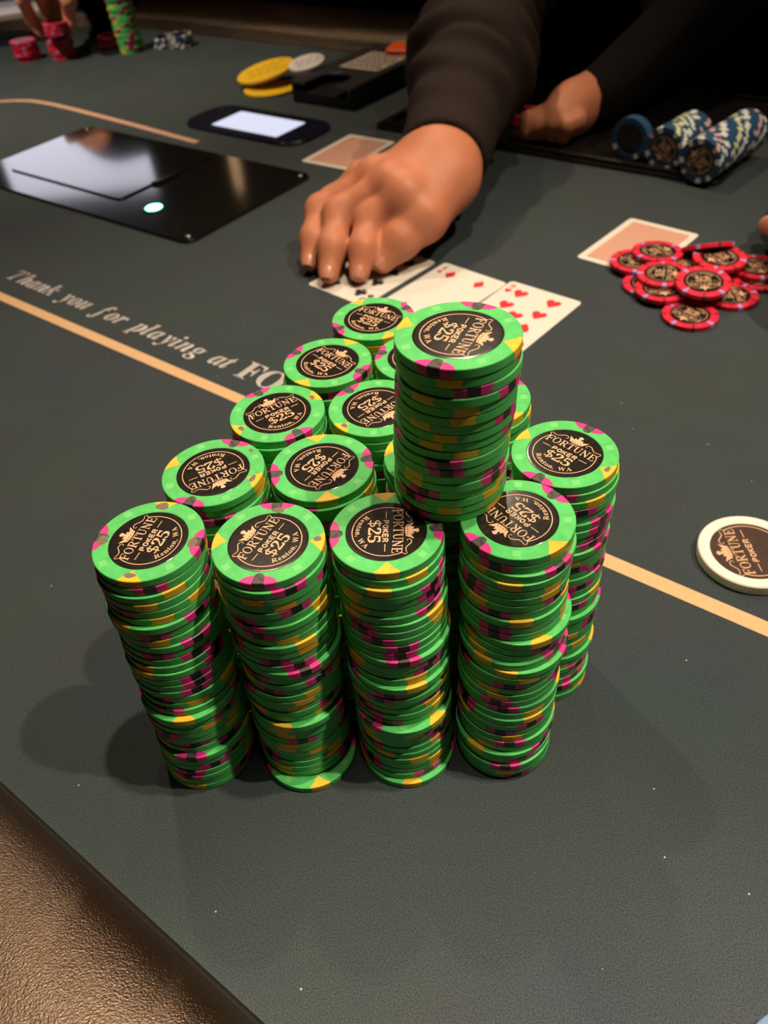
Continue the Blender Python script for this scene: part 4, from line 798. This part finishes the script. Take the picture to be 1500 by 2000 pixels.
def plain_disc(name, r, th, m, loc, label, cat, rot=(0, 0, 0), ink=None, seed=1):
    o = link(name, mesh(name, *lathe([(r - .001, 0), (r, .0008), (r, th - .0008), (r - .0006, th - .0002), (r - .0014, th)], 64), m), None, loc, rot)
    tag(o, label, cat)
    if ink:
        rq = random.Random(seed); ms = []
        for k in range(3):
            x = -r * .6
            while x < r * .55:
                w = rq.uniform(.006, .011); ms.append(fill2d('w', [ribbon([(x, (k - 1) * r * .34 - .003), (x + w * .5, (k - 1) * r * .34 + .003), (x + w, (k - 1) * r * .34 - .002)], .0016)], ink, th + 0.0001)); x += w + .003
        link('worn_print', join('worn_print', ms), o)
    return o
p = at(529, 171, 0.003); plain_disc('marker_disc', 0.036, 0.004, MAT['yellowdisc'], (p.x, p.y, 0.0001), 'yellow plastic disc lying flat, lower of the two beside the card holder', 'disc', ink=MAT['ink'], seed=4)
p = at(520, 140, 0.016); plain_disc('marker_disc', 0.040, 0.004, MAT['yellowdisc'], (p.x, p.y, 0.0150), 'yellow plastic disc propped on the other, upper of the two', 'disc', rot=(0.0, math.radians(-10), 0.2), ink=MAT['ink'], seed=9)
p = at(600, 127, 0.027); plain_disc('marker_disc', 0.024, 0.004, MAT['whitedisc'], (p.x, p.y, 0.0275), 'whitish disc with purple print on the edge of the card holder', 'disc', rot=(math.radians(4), math.radians(-9), 0.3), ink=MAT['purple'], seed=5)
p = at(798, 99, 0.0265); tag(link('cut_card', prism('cut_card', rounded(0.056, 0.040, 0.010), 0, 0.006, MAT['orange'], 0.0015), None, (p.x, p.y, 0.0262), (0, 0, TANG + 0.3)), 'bright orange plastic piece at the far end of the card holder', 'cut card')

# ------------------------------------------------------------------ dealer's chip tray with blue chips on edge
BLUE_SPOTS = [(SP_PALE, k * math.pi / 2 + .25) for k in range(4)] + [(SP_ROSE, 0.85), (SP_LIME, 2.4), (SP_ROSE, 4.0), (SP_LIME, 5.55)]
def chip_tray():
    s0, s1, n0, n1 = -0.605, -0.207, 0.757, 1.0
    c = T((s0 + s1) / 2, (n0 + n1) / 2); w, h = s1 - s0, n1 - n0
    t = tag(empty('chip_tray', (c.x, c.y, 0.0), (0, 0, TANG)), 'black acrylic chip tray in front of the dealer', 'tray')
    link('base_plate', prism('base_plate', rounded(w, h, 0.012), 0.0, 0.004, MAT['gloss2'], 0.001), t)
    for y in (-h/2 + .006, h/2 - .006): link('rim', bevel_box('rim', w - .02, 0.006, 0.004, 0.001, MAT['gloss2'], 2, 0.004), t, (0, y, 0))
    for i in range(4, 9):
        x = 0.170 - 0.0440 * i
        link('divider', bevel_box('divider', 0.0045, h - 0.03, 0.006, 0.0015, MAT['gloss2'], 2, 0.004), t, (x, 0.004, 0))
    for x in (-w/2 + .012, 0.03, w/2 - .012): link('screw_glint', mesh('screw_glint', *lathe([(0.003, 0.004), (0.003, 0.0048), (0.0024, 0.0053), (0.0004, 0.0054)], 14), MAT['metal'], smooth=True), t, (x, -h/2 + .0135, 0))
    zc = 0.0042 + CR
    A, B = at(1350, 325, zc), at(1478, 243, zc); d = (B - A).normalized(); pp = Vector((-d.y, d.x, 0))
    rolls = [(A + d * .018, 27, 'front roll'), (A + pp * .0405 + d * .027, 16, 'second roll'), (A + pp * .081 + d * .034, 3, 'dim third roll')]
    an = math.atan2(d.y, d.x)
    r_ = random.Random(5)
    base = None
    for k, (q, n, nm) in enumerate(rolls):
        for i in range(n):
            p_ = q + d * (i * PITCHZ)
            mrot = Matrix.Rotation(an - math.pi / 2, 3, 'Z') @ Matrix.Rotation(math.radians(90), 3, 'X') @ Matrix.Rotation(i * (0.13, 0.09, 0.1)[k] + k * 1.7 + r_.gauss(0, .11), 3, 'Z')
            lab = 'blue chip on edge, %s from the near end of the tray\'s %s' % (ordinal(i + 1), nm)
            new_chip(ME_BLUE, BLUE_SPOTS if k < 2 else BLUE_SPOTS[:2], p_, 0, lab, 'blue chips on edge in the tray', rot=mrot.to_euler(), inlay=1.0 if i == 0 else None, prn=ME_PRINT5 if i == 0 and k < 2 else None)
chip_tray()

# ------------------------------------------------------------------ the far player's chips
def far_stack(px, py, n, me, spots, what, group, lean=0.0, seed=0, z=0.0001):
    p0 = at(px, py, 0); r_ = random.Random(seed)
    for i in range(n):
        k = 'bottom chip' if i == 0 else ('top chip' if i == n - 1 else '%s chip from the bottom' % ordinal(i + 1))
        new_chip(me, spots, (p0.x + r_.gauss(0, .0007) + lean * i, p0.y + r_.gauss(0, .0007), z + i * PITCHZ), r_.uniform(0, 6.28), '%s of the %s' % (k, what), group)
far_stack(58, 116, 8, ME_RED, RED_SPOTS[:4], 'far left red stack under the hand', 'far player\'s red chips', seed=1)
far_stack(126, 112, 8, ME_RED, RED_SPOTS[:4], 'far red stack right of the hand\'s first one', 'far player\'s red chips', seed=2)
far_stack(219, 92, 5, ME_RED, RED_SPOTS[:4], 'short red stack beside the far green stack', 'far player\'s red chips', seed=3)
far_stack(260, 100, 24, ME_GREEN, GREEN_SPOTS, 'far tall crooked green stack', 'far player\'s green chips', -0.00012, seed=4)
far_stack(327, 90, 4, ME_BLUE, BLUE_SPOTS, 'low blue stack, left one of two', 'far player\'s blue chips', seed=5)
far_stack(356, 90, 5, ME_BLUE, BLUE_SPOTS, 'low blue stack, right one of two', 'far player\'s blue chips', seed=6)

# ------------------------------------------------------------------ people: bodies grown from joints as one smooth surface
def cone(p, a, b, ra, rb):
    """distance to a limb segment that tapers from ra at a to rb at b"""
    a = np.array(a, float); b = np.array(b, float); ab = b - a
    t = np.clip(((p - a) @ ab) / max(ab @ ab, 1e-12), 0, 1)
    return np.linalg.norm(p - a - t[..., None] * ab, axis=-1) - (ra + (rb - ra) * t)
def smin(a, b, k):
    h = np.clip(0.5 + 0.5 * (b - a) / k, 0, 1)
    return b + (a - b) * h - k * h * (1 - h)
def chain(p, pts, rad, k=0.006):
    d = None
    for i in range(len(pts) - 1):
        e = cone(p, pts[i], pts[i+1], rad[i], rad[i+1])
        d = e if d is None else smin(d, e, k)
    return d
def ellip(p, c, r, R=None):
    q = (p - np.array(c, float))
    if R is not None: q = q @ np.array(R)
    q = q / np.array(r, float); n = np.linalg.norm(q, axis=-1)
    return (n - 1) * min(r)
def surface(fn, lo, hi, vox):
    """naive surface nets over a distance field"""
    lo = np.array(lo, float); hi = np.array(hi, float)
    n = np.ceil((hi - lo) / vox).astype(int) + 1
    ax = [lo[i] + vox * np.arange(n[i]) for i in range(3)]
    g = np.stack(np.meshgrid(*ax, indexing='ij'), -1)
    V = fn(g); ins = V < 0
    c = [slice(None, -1), slice(1, None)]
    cnt = sum(ins[c[i], c[j], c[k]].astype(int) for i in (0, 1) for j in (0, 1) for k in (0, 1))
    cell = (cnt > 0) & (cnt < 8)
    num = np.full(cell.shape, -1); ids = np.argwhere(cell); num[tuple(ids.T)] = np.arange(len(ids))
    acc = np.zeros((len(ids), 3)); wt = np.zeros(len(ids))
    corners = [(i, j, k) for i in (0, 1) for j in (0, 1) for k in (0, 1)]
    for a in corners:
        for ax_ in range(3):
            if a[ax_]: continue
            b = list(a); b[ax_] = 1
            va = V[tuple((ids + a).T)]; vb = V[tuple((ids + b).T)]
            m = (va < 0) != (vb < 0); t = np.where(m, va / np.where(m, va - vb, 1), 0)
            pos = np.repeat(np.array(a, float)[None], len(ids), 0); pos[:, ax_] += t
            acc += pos * m[:, None]; wt += m
    verts = lo + (ids + acc / wt[:, None]) * vox
    faces = []
    for ax_ in range(3):
        u, w = [(1, 2), (2, 0), (0, 1)][ax_]
        sl = [slice(None)] * 3; sl2 = [slice(None)] * 3; sl[ax_] = slice(None, -1); sl2[ax_] = slice(1, None)
        ch = ins[tuple(sl)] != ins[tuple(sl2)]
        e = np.argwhere(ch); ok = (e[:, u] > 0) & (e[:, w] > 0) & (e[:, u] < n[u] - 1) & (e[:, w] < n[w] - 1); e = e[ok]
        d = np.zeros(3, int); du = d.copy(); du[u] = 1; dw = d.copy(); dw[w] = 1
        q = [num[tuple((e - du - dw).T)], num[tuple((e - dw).T)], num[tuple(e.T)], num[tuple((e - du).T)]]
        F = np.stack(q, 1); flip = ~ins[tuple(e.T)]
        F[flip] = F[flip][:, ::-1]; faces.append(F)
    F = np.concatenate(faces); F = F[(F >= 0).all(1)]
    return verts, F.tolist()
def body_mesh(name, fn, lo, hi, vox, m):
    v, f = surface(fn, lo, hi, vox)
    return mesh(name, v, f, m, smooth=True)
A3 = lambda px, py, z: np.array(at(px, py, z))

def face_head(p, c, fwd):
    """head of 0.23 m with brow, nose, mouth, chin, ears, facing fwd"""
    f = np.array([fwd[0], fwd[1], 0.0]); f /= np.linalg.norm(f); s = np.array([-f[1], f[0], 0]); u = np.array([0, 0, 1.0])
    R = np.stack([f, s, u], 1); c = np.array(c)
    d = ellip(p, c + u * .03, (.098, .077, .098), R)
    d = smin(d, ellip(p, c + f * .022 - u * .045, (.066, .056, .068), R), .03)
    d = smin(d, cone(p, c + f * .088 + u * .012, c + f * .108 - u * .024, .009, .013), .014)
    d = smin(d, cone(p, c + f * .082 - s * .022 - u * .055, c + f * .082 + s * .022 - u * .055, .008, .008), .012)
    d = smin(d, cone(p, c + f * .086 - s * .034 + u * .030, c + f * .086 + s * .034 + u * .030, .008, .008), .016)
    for k in (-1, 1):
        d = smin(d, ellip(p, c + s * k * .078 - u * .004, (.022, .009, .032), R), .006)
        d = np.maximum(d, -ellip(p, c + f * .098 + s * k * .032 + u * .012, (.014, .017, .010), R))
    return d

def torso_cloth(p, ctr, fwd, lean=0.0):
    f = np.array([fwd[0], fwd[1], 0.0]); s = np.array([-f[1], f[0], 0]); u = np.array([0, 0, 1.0]); R = np.stack([f, s, u], 1)
    c = np.array(ctr)
    hip = c + u * -.22; chest = c + u * .22 + f * lean * .5; sh = c + u * .40 + f * lean
    d = ellip(p, hip, (.13, .18, .16), R)
    d = smin(d, ellip(p, (hip + chest) / 2, (.125, .165, .26), R), .08)
    d = smin(d, ellip(p, chest, (.13, .185, .2), R), .08)
    d = smin(d, cone(p, sh - s * .15 - u * .01, sh + s * .15 - u * .01, .065, .065), .06)
    return d, sh, f, s
def legs(p, ctr, f, s):
    c = np.array(ctr); u = np.array([0, 0, 1.0]); d = None
    for k in (-1, 1):
        hip = c - u * .28 + s * k * .09; knee = hip + f * .34 + s * k * .04; ank = np.array([knee[0] - f[0] * .04, knee[1] - f[1] * .04, -.67])
        toe = ank + f * .17; toe[2] = -.715; hl = ank.copy(); hl[2] = -.715
        e = chain(p, [hip, knee, ank], [.085, .062, .045], .03); e = smin(e, cone(p, hl, toe, .034, .030), .03)
        d = e if d is None else np.minimum(d, e)
    return d

# joints of the dealer's right hand, placed from the photograph's rays at their heights above the cloth
WR = A3(866, 310, .058); ELB = A3(974, -60, .135)
MCP = dict(i=A3(790, 380, .053), m=A3(761, 358, .058), r=A3(733, 346, .056), p=A3(707, 346, .046))
FING = dict(i=[MCP['i'], A3(722, 426, .037), None, A3(702, 531, .0100)],
            m=[MCP['m'], A3(662, 417, .039), None, A3(642, 533, .0100)],
            r=[MCP['r'], A3(626, 410, .035), None, A3(605, 510, .0105)],
            p=[MCP['p'], A3(646, 392, .031), None, A3(626, 462, .014)])
for k_ in FING:
    q_ = FING[k_]; q_[2] = q_[1] + (q_[3] - q_[1]) * .56 + np.array((-.0005, -.0022, .0012))
FR = dict(i=[.0140, .0118, .0104, .0086], m=[.0140, .0120, .0105, .0088], r=[.0132, .0114, .0100, .0082], p=[.0115, .0098, .0084, .0070])
THUMB = [A3(872, 350, .050), A3(826, 424, .036), A3(782, 470, .024), A3(748, 510, .0125)]
def hand_field(p):
    palm = None
    for k in 'imrp':
        base = WR + (MCP[k] - WR) * .12
        e = cone(p, base, MCP[k], .021, .0125)
        palm = e if palm is None else smin(palm, e, .014)
    palm = smin(palm, chain(p, [WR + (0, 0, -.006), THUMB[0], THUMB[1]], [.022, .026, .0205], .01), .016)
    palm = smin(palm, cone(p, MCP['i'] + (0, 0, -.012), THUMB[1], .013, .014), .012)
    palm = smin(palm, chain(p, [WR, (WR + ELB) / 2, ELB], [.027, .037, .046], .02), .022)
    fg = None
    for k in 'imrp':
        e = chain(p, FING[k], FR[k], .010)
        fg = e if fg is None else smin(fg, e, .0012)
    d = smin(palm, fg, .009)
    t = chain(p, THUMB[1:], [.0195, .0150, .0098], .006)
    d = smin(d, t, .005)
    # tendons and knuckles
    for k in 'imr': d = smin(d, ellip(p, MCP[k] + (0, 0, .003), (.0115, .0115, .0115)), .012)
    return d
def nail(tip, prev, up, r, parent):
    a = Vector(tip); b = Vector(prev); f = (a - b).normalized(); u = Vector(up); u = (u - f * u.dot(f)).normalized(); s = f.cross(u)
    v = []; fc = []
    for i in range(7):
        for j in range(7):
            x, y = (i / 6 - .5) * 2, (j / 6 - .5) * 2
            k = 1 - .25 * max(0, y) ** 4
            v.append(tuple(a + s * (x * r * .72 * k) + f * (y * r * .95 - r * .15) + u * (r * (1.03 - .38 * x * x - .10 * y * y))))
    for i in range(6):
        for j in range(6): q = i * 7 + j; fc.append((q, q + 7, q + 8, q + 1))
    return link('nail', mesh('nail', v, fc, MAT['nail'], smooth=True), parent)

def dealer():
    ctr = np.array((0.50, 1.16, -0.10)); fwd = np.array((-.65, -.76))
    sh_fn = lambda p: torso_cloth(p, ctr, fwd, .10)
    _, sh, f, s = torso_cloth(np.zeros((1, 3)), ctr, fwd, .10)
    head_c = sh + (0, 0, .25) + f * .05
    hand = body_mesh('hand', hand_field, (-.075, .56, -.004), (.235, 1.06, .24), .0016, MAT['skin'])
    lh = [A3(1118, 212, .030), A3(1092, 230, .028), A3(1068, 247, .022), A3(1052, 260, .015)]
    lelb = lh[0] + (0.21, 0.15, 0.05)
    def left(p):
        d = chain(p, [lelb, lh[0], lh[1]], [.04, .022, .019], .02)
        for k in range(4):
            o = np.array((.010 * (k - 1.5), -.008 * (k - 1.5), 0))
            d = smin(d, chain(p, [lh[1] + o, lh[2] + o * 1.1 + (0, 0, .004), lh[3] + o + (.008, 0, -.003)], [.0105, .0085, .007], .004), .004)
        d = smin(d, chain(p, [lh[0] + (-.01, -.01, -.004), lh[1] + (-.022, .004, -.006), lh[2] + (-.019, .008, -.006)], [.013, .0095, .0075], .006), .008)
        return d
    SA, SB = sh + s * .17 - (0, 0, .04), sh - s * .17 - (0, 0, .04)
    if np.linalg.norm(SA - lelb) > np.linalg.norm(SB - lelb): SA, SB = SB, SA
    left_me = body_mesh('left', left, (.10, .78, -.01), (.50, 1.20, .17), .003, MAT['skin'])
    hd = body_mesh('head', lambda p: smin(smin(face_head(p, head_c, f), cone(p, sh + (0, 0, -.02), head_c - (0, 0, .05), .062, .055), .03), np.minimum(chain(p, [sh, SA, lelb], [.05, .05, .041]), chain(p, [sh, SB, ELB], [.05, .05, .046])), .02), np.minimum(np.minimum(head_c - .2, ELB - .06), lelb - .06), np.maximum(head_c + .22, lelb + .06), .009, MAT['skin'])
    body = link('person', join('person', [hand, left_me, hd]))
    body.data.polygons.foreach_set('use_smooth', [True] * len(body.data.polygons))
    tag(body, 'dealer in dark long-sleeved clothing reaching over the table to set down cards', 'person')
    for k in 'imr':
        T3 = FING[k][3]; t = T3 + (T3 - FING[k][2]) / np.linalg.norm(T3 - FING[k][2]) * .0005
        nail(t, FING[k][2], (-.15, -1.0, .55), FR[k][3], body)
    nail(THUMB[3], THUMB[2], (-.1, -.9, .6), .0098, body)
    SHR = sh - s * .19 * 1 + (0, 0, -.03)
    if np.linalg.norm(SHR - ELB) > np.linalg.norm(sh + s * .19 - ELB): SHR = sh + s * .19 + (0, 0, -.03)
    SHL = 2 * sh - SHR; SHL[2] = SHR[2]
    cuff = WR + (ELB - WR) * .02 + np.array((0, 0, .000))
    axis = (ELB - WR) / np.linalg.norm(ELB - WR)
    def sleeve(p):
        d = chain(p, [cuff, WR + (ELB - WR) * .45, ELB, SHR], [.0385, .049, .058, .085], .05)
        t = ((p - WR) @ axis)
        w = .0022 * np.sin(t * 120 + p[..., 0] * 40 + 2 * np.sin(p[..., 2] * 55)) * np.clip(t * 14, 0, 1)
        band = -.0050 * np.exp(-((t - .118) / .0055) ** 2) + .0035 * np.exp(-((t - .134) / .010) ** 2) - .0042 * np.exp(-((t - .205) / .006) ** 2) + .003 * np.exp(-((t - .222) / .010) ** 2)
        d = d - w - band
        d = np.maximum(d, -(cone(p, cuff - axis * .03, cuff + axis * .012, .0295, .0295)))
        return np.maximum(d, -(t + .004))
    sl = body_mesh('sleeve', sleeve, (-.02, .64, -.01), (.50, 1.30, .46), .0035, MAT['sleeve'])
    link('sleeve', sl, body)['label'] = 'dark brown-grey knitted sleeve of the reaching arm'
    def cloth(p):
        d, _, _, _ = torso_cloth(p, ctr, fwd, .10)
        d = smin(d, chain(p, [SHL, lelb, lelb * .04 + lh[0] * .96], [.08, .050, .029], .04), .05)
        d = d - .006 * np.sin(p[..., 0] * 38 - p[..., 2] * 22 + 3 * np.sin(p[..., 1] * 9))
        return np.minimum(d, legs(p, ctr, f, s))
    link('sweater', body_mesh('sweater', cloth, (.05, .55, -.76), (.95, 1.6, .50), .011, MAT['sweater']), body)['label'] = 'black sweater and trousers'
    link('hair', body_mesh('hair', lambda p: np.maximum(ellip(p, head_c + (0, 0, .045) - f * .015, (.108, .108, .108)), -ellip(p, head_c + f * .075 - (0, 0, .02), (.10, .10, .105))), head_c - .2, head_c + .2, .008, MAT['hair']), body)
dealer()
for i in range(3):
    p_ = at(1022, 232, .007)
    new_chip(ME_RED, RED_SPOTS[:4], (p_.x + .0006 * i, p_.y, .0048 + i * PITCHZ), i * .8, 'red chip in the tray beside the dealer\'s other hand, %s from the bottom' % ordinal(i + 1), 'red chips in the tray')

def sitter(label, ctr, fwd, cloth_mat, hand_pts=None, lean=.05, skin='skin2', elbow=None, side=1, vox=.012):
    """a seated player; hand_pts = dict of finger chains (world) with a wrist"""
    ctr = np.array(ctr, float); fwd = np.array(fwd, float); fwd /= np.linalg.norm(fwd)
    _, sh, f, s = torso_cloth(np.zeros((1, 3)), ctr, fwd, lean)
    hc = sh + (0, 0, .25) + f * .04
    parts = []
    sleeves = []
    for k in (1, -1):
        S = sh + s * k * .19 - (0, 0, .03)
        if k == side and hand_pts: wr = hand_pts['wrist']; el = elbow if elbow is not None else (S + wr) / 2 + s * k * .08 - (0, 0, .06)
        else: wr = ctr + f * .30 + s * k * .10 - (0, 0, .26); el = ctr + s * k * .25 - (0, 0, .10)
        sleeves.append((S, el, wr))
        def hf(p, wr=wr, el=el, k=k):
            if k == side and hand_pts:
                d = chain(p, [el, wr], [.042, .027], .01)
                for b, fr in hand_pts['fingers']:
                    d = smin(d, cone(p, wr, b[0], .024, .014), .014)
                for b, fr in hand_pts['fingers']: d = smin(d, chain(p, b, fr, .004), .0045)
            else:
                ax_ = f
                d = chain(p, [el, wr, wr + ax_ * .06], [.04, .026, .024], .01)
                for q in range(4):
                    o = s * (q - 1.5) * .019
                    d = smin(d, chain(p, [wr + ax_ * .07 + o, wr + ax_ * .11 + o - (0, 0, .008), wr + ax_ * .14 + o - (0, 0, .022)], [.010, .009, .0075], .004), .005)
                d = smin(d, chain(p, [wr + ax_ * .01 - s * k * .02, wr + ax_ * .05 - s * k * .045, wr + ax_ * .085 - s * k * .048], [.014, .011, .009], .005), .01)
            return d
        pts = [el, wr] + ([q for b, fr in hand_pts['fingers'] for q in b] if k == side and hand_pts else [wr + f * .16, wr + f * .06 - s * k * .07])
        lo = np.min(pts, 0) - .05; hi = np.max(pts, 0) + .05
        parts.append(body_mesh('arm', hf, lo, hi, .003 if (k == side and hand_pts) else .005, MAT[skin]))
    def trunk(p):
        d = smin(face_head(p, hc, f), cone(p, sh + (0, 0, -.02), hc - (0, 0, .05), .06, .053), .03)
        for S, el, wr in sleeves: d = smin(d, chain(p, [sh, S, el], [.05, .05, .042]), .02)
        return d
    pts = [q for t in sleeves for q in t[:2]] + [hc - .12, hc + .12]
    parts.append(body_mesh('head', trunk, np.min(pts, 0) - .09, np.max(pts, 0) + .09, .010, MAT[skin]))
    o = link('person', join('person', parts)); o.data.polygons.foreach_set('use_smooth', [True] * len(o.data.polygons)); tag(o, label, 'person')
    def cloth(p):
        d, _, _, _ = torso_cloth(p, ctr, fwd, lean)
        for S, el, wr in sleeves: d = smin(d, chain(p, [S, el, el + (wr - el) * .8], [.075, .056, .042], .04), .04)
        d = d - .005 * np.sin(p[..., 0] * 35 - p[..., 2] * 25 + 3 * np.sin(p[..., 1] * 8))
        return np.minimum(d, legs(p, ctr, f, s))
    pts = [q for t in sleeves for q in t] + [ctr]
    lo = np.min(pts, 0) - .2; hi = np.max(pts, 0) + .12; lo[:2] = np.minimum(lo[:2], ctr[:2] - .55); hi[:2] = np.maximum(hi[:2], ctr[:2] + .55); lo[2] = -.76
    link('sweater', body_mesh('sweater', cloth, lo, hi, vox, MAT[cloth_mat]), o)
    link('hair', body_mesh('hair', lambda p: np.maximum(ellip(p, hc + (0, 0, .045) - f * .015, (.108, .108, .108)), -ellip(p, hc + f * .075 - (0, 0, .02), (.10, .10, .105))), hc - .2, hc + .2, .009, MAT['hair']), o)
    return o

# far left player, lifting red chips
hp = dict(wrist=A3(70, -95, .135), fingers=[
    ([A3(40, -45, .115), A3(44, 0, .085), A3(62, 38, .055), A3(80, 64, .036)], [.0115, .0105, .0095, .008]),
    ([A3(68, -55, .118), A3(76, -12, .088), A3(88, 16, .064), A3(98, 40, .046)], [.0115, .0105, .0095, .008]),
    ([A3(95, -58, .118), A3(108, -20, .09), A3(112, 8, .066), A3(112, 26, .052)], [.011, .010, .009, .0075]),
    ([A3(118, -55, .112), A3(132, -30, .09), A3(134, -4, .072), A3(130, 14, .060)], [.010, .009, .008, .007]),
    ([A3(112, -40, .108), A3(134, 0, .082), A3(135, 26, .060), A3(137, 48, .046)], [.013, .0115, .0100, .0085])])
cA = at(60, -60, 0)
sitter('player in dark clothing at the far left, fingers lifting red chips', (T(-1.66, 1.36).x, T(-1.66, 1.36).y, -0.10), (.15, -1), 'sweater', hp, side=1, elbow=hp['wrist'] + np.array((-.02, .22, .06)))
# red chips held in those fingers
for i in range(5):
    p_ = A3(110, 52, .046)
    new_chip(ME_RED, RED_SPOTS[:4], (p_[0], p_[1], .036 + i * PITCHZ), i * .9, 'red chip held in the far player\'s fingers, %s from the bottom' % ordinal(i + 1), 'far player\'s held chips')
# player in navy beyond the card holder, and a player at the right edge of the frame
sitter('player in navy clothing seated beyond the far rail', (T(-0.98, 1.42).x, T(-0.98, 1.42).y, -0.10), (-.65, -.76), 'navy', vox=.014)
fp = dict(wrist=A3(1690, 400, .07), fingers=[
    ([A3(1620, 425, .062), A3(1560, 428, .050), A3(1522, 440, .034), A3(1500, 440, .020)], [.011, .0098, .0088, .0075]),
    ([A3(1632, 450, .062), A3(1580, 462, .050), A3(1545, 478, .034), A3(1528, 486, .016)], [.011, .0098, .0088, .0075]),
    ([A3(1650, 478, .060), A3(1600, 498, .048), A3(1565, 512, .032), A3(1548, 520, .014)], [.011, .0095, .0085, .0072]),
    ([A3(1668, 500, .055), A3(1630, 522, .042), A3(1600, 534, .028), A3(1585, 540, .013)], [.010, .0085, .0075, .0065]),
    ([A3(1640, 400, .055), A3(1590, 396, .046), A3(1550, 402, .034), A3(1525, 410, .024)], [.013, .0115, .010, .0085])])
sitter('player mostly out of frame at the right, one fingertip showing', (T(0.28, 1.32).x, T(0.28, 1.32).y, -0.10), (-.5, -.86), 'sweater', fp, side=-1, elbow=fp['wrist'] + np.array((.16, .16, .03)))
# phone lying on the far rail at the left edge of the frame
p_ = at(8, 24, .045)
ph = tag(empty('mobile_phone', (p_.x, p_.y, 0.0395), (0, 0, 0.2)), 'phone with a pale screen lying on the far rail at the left edge', 'phone')
link('case', prism('case', rounded(0.15, 0.072, 0.009), 0, 0.008, MAT['sticker'], 0.0015), ph)
link('screen', prism('screen', rounded(0.142, 0.066, 0.006), 0.0078, 0.0084, MAT['whitedisc'], 0.0002), ph)
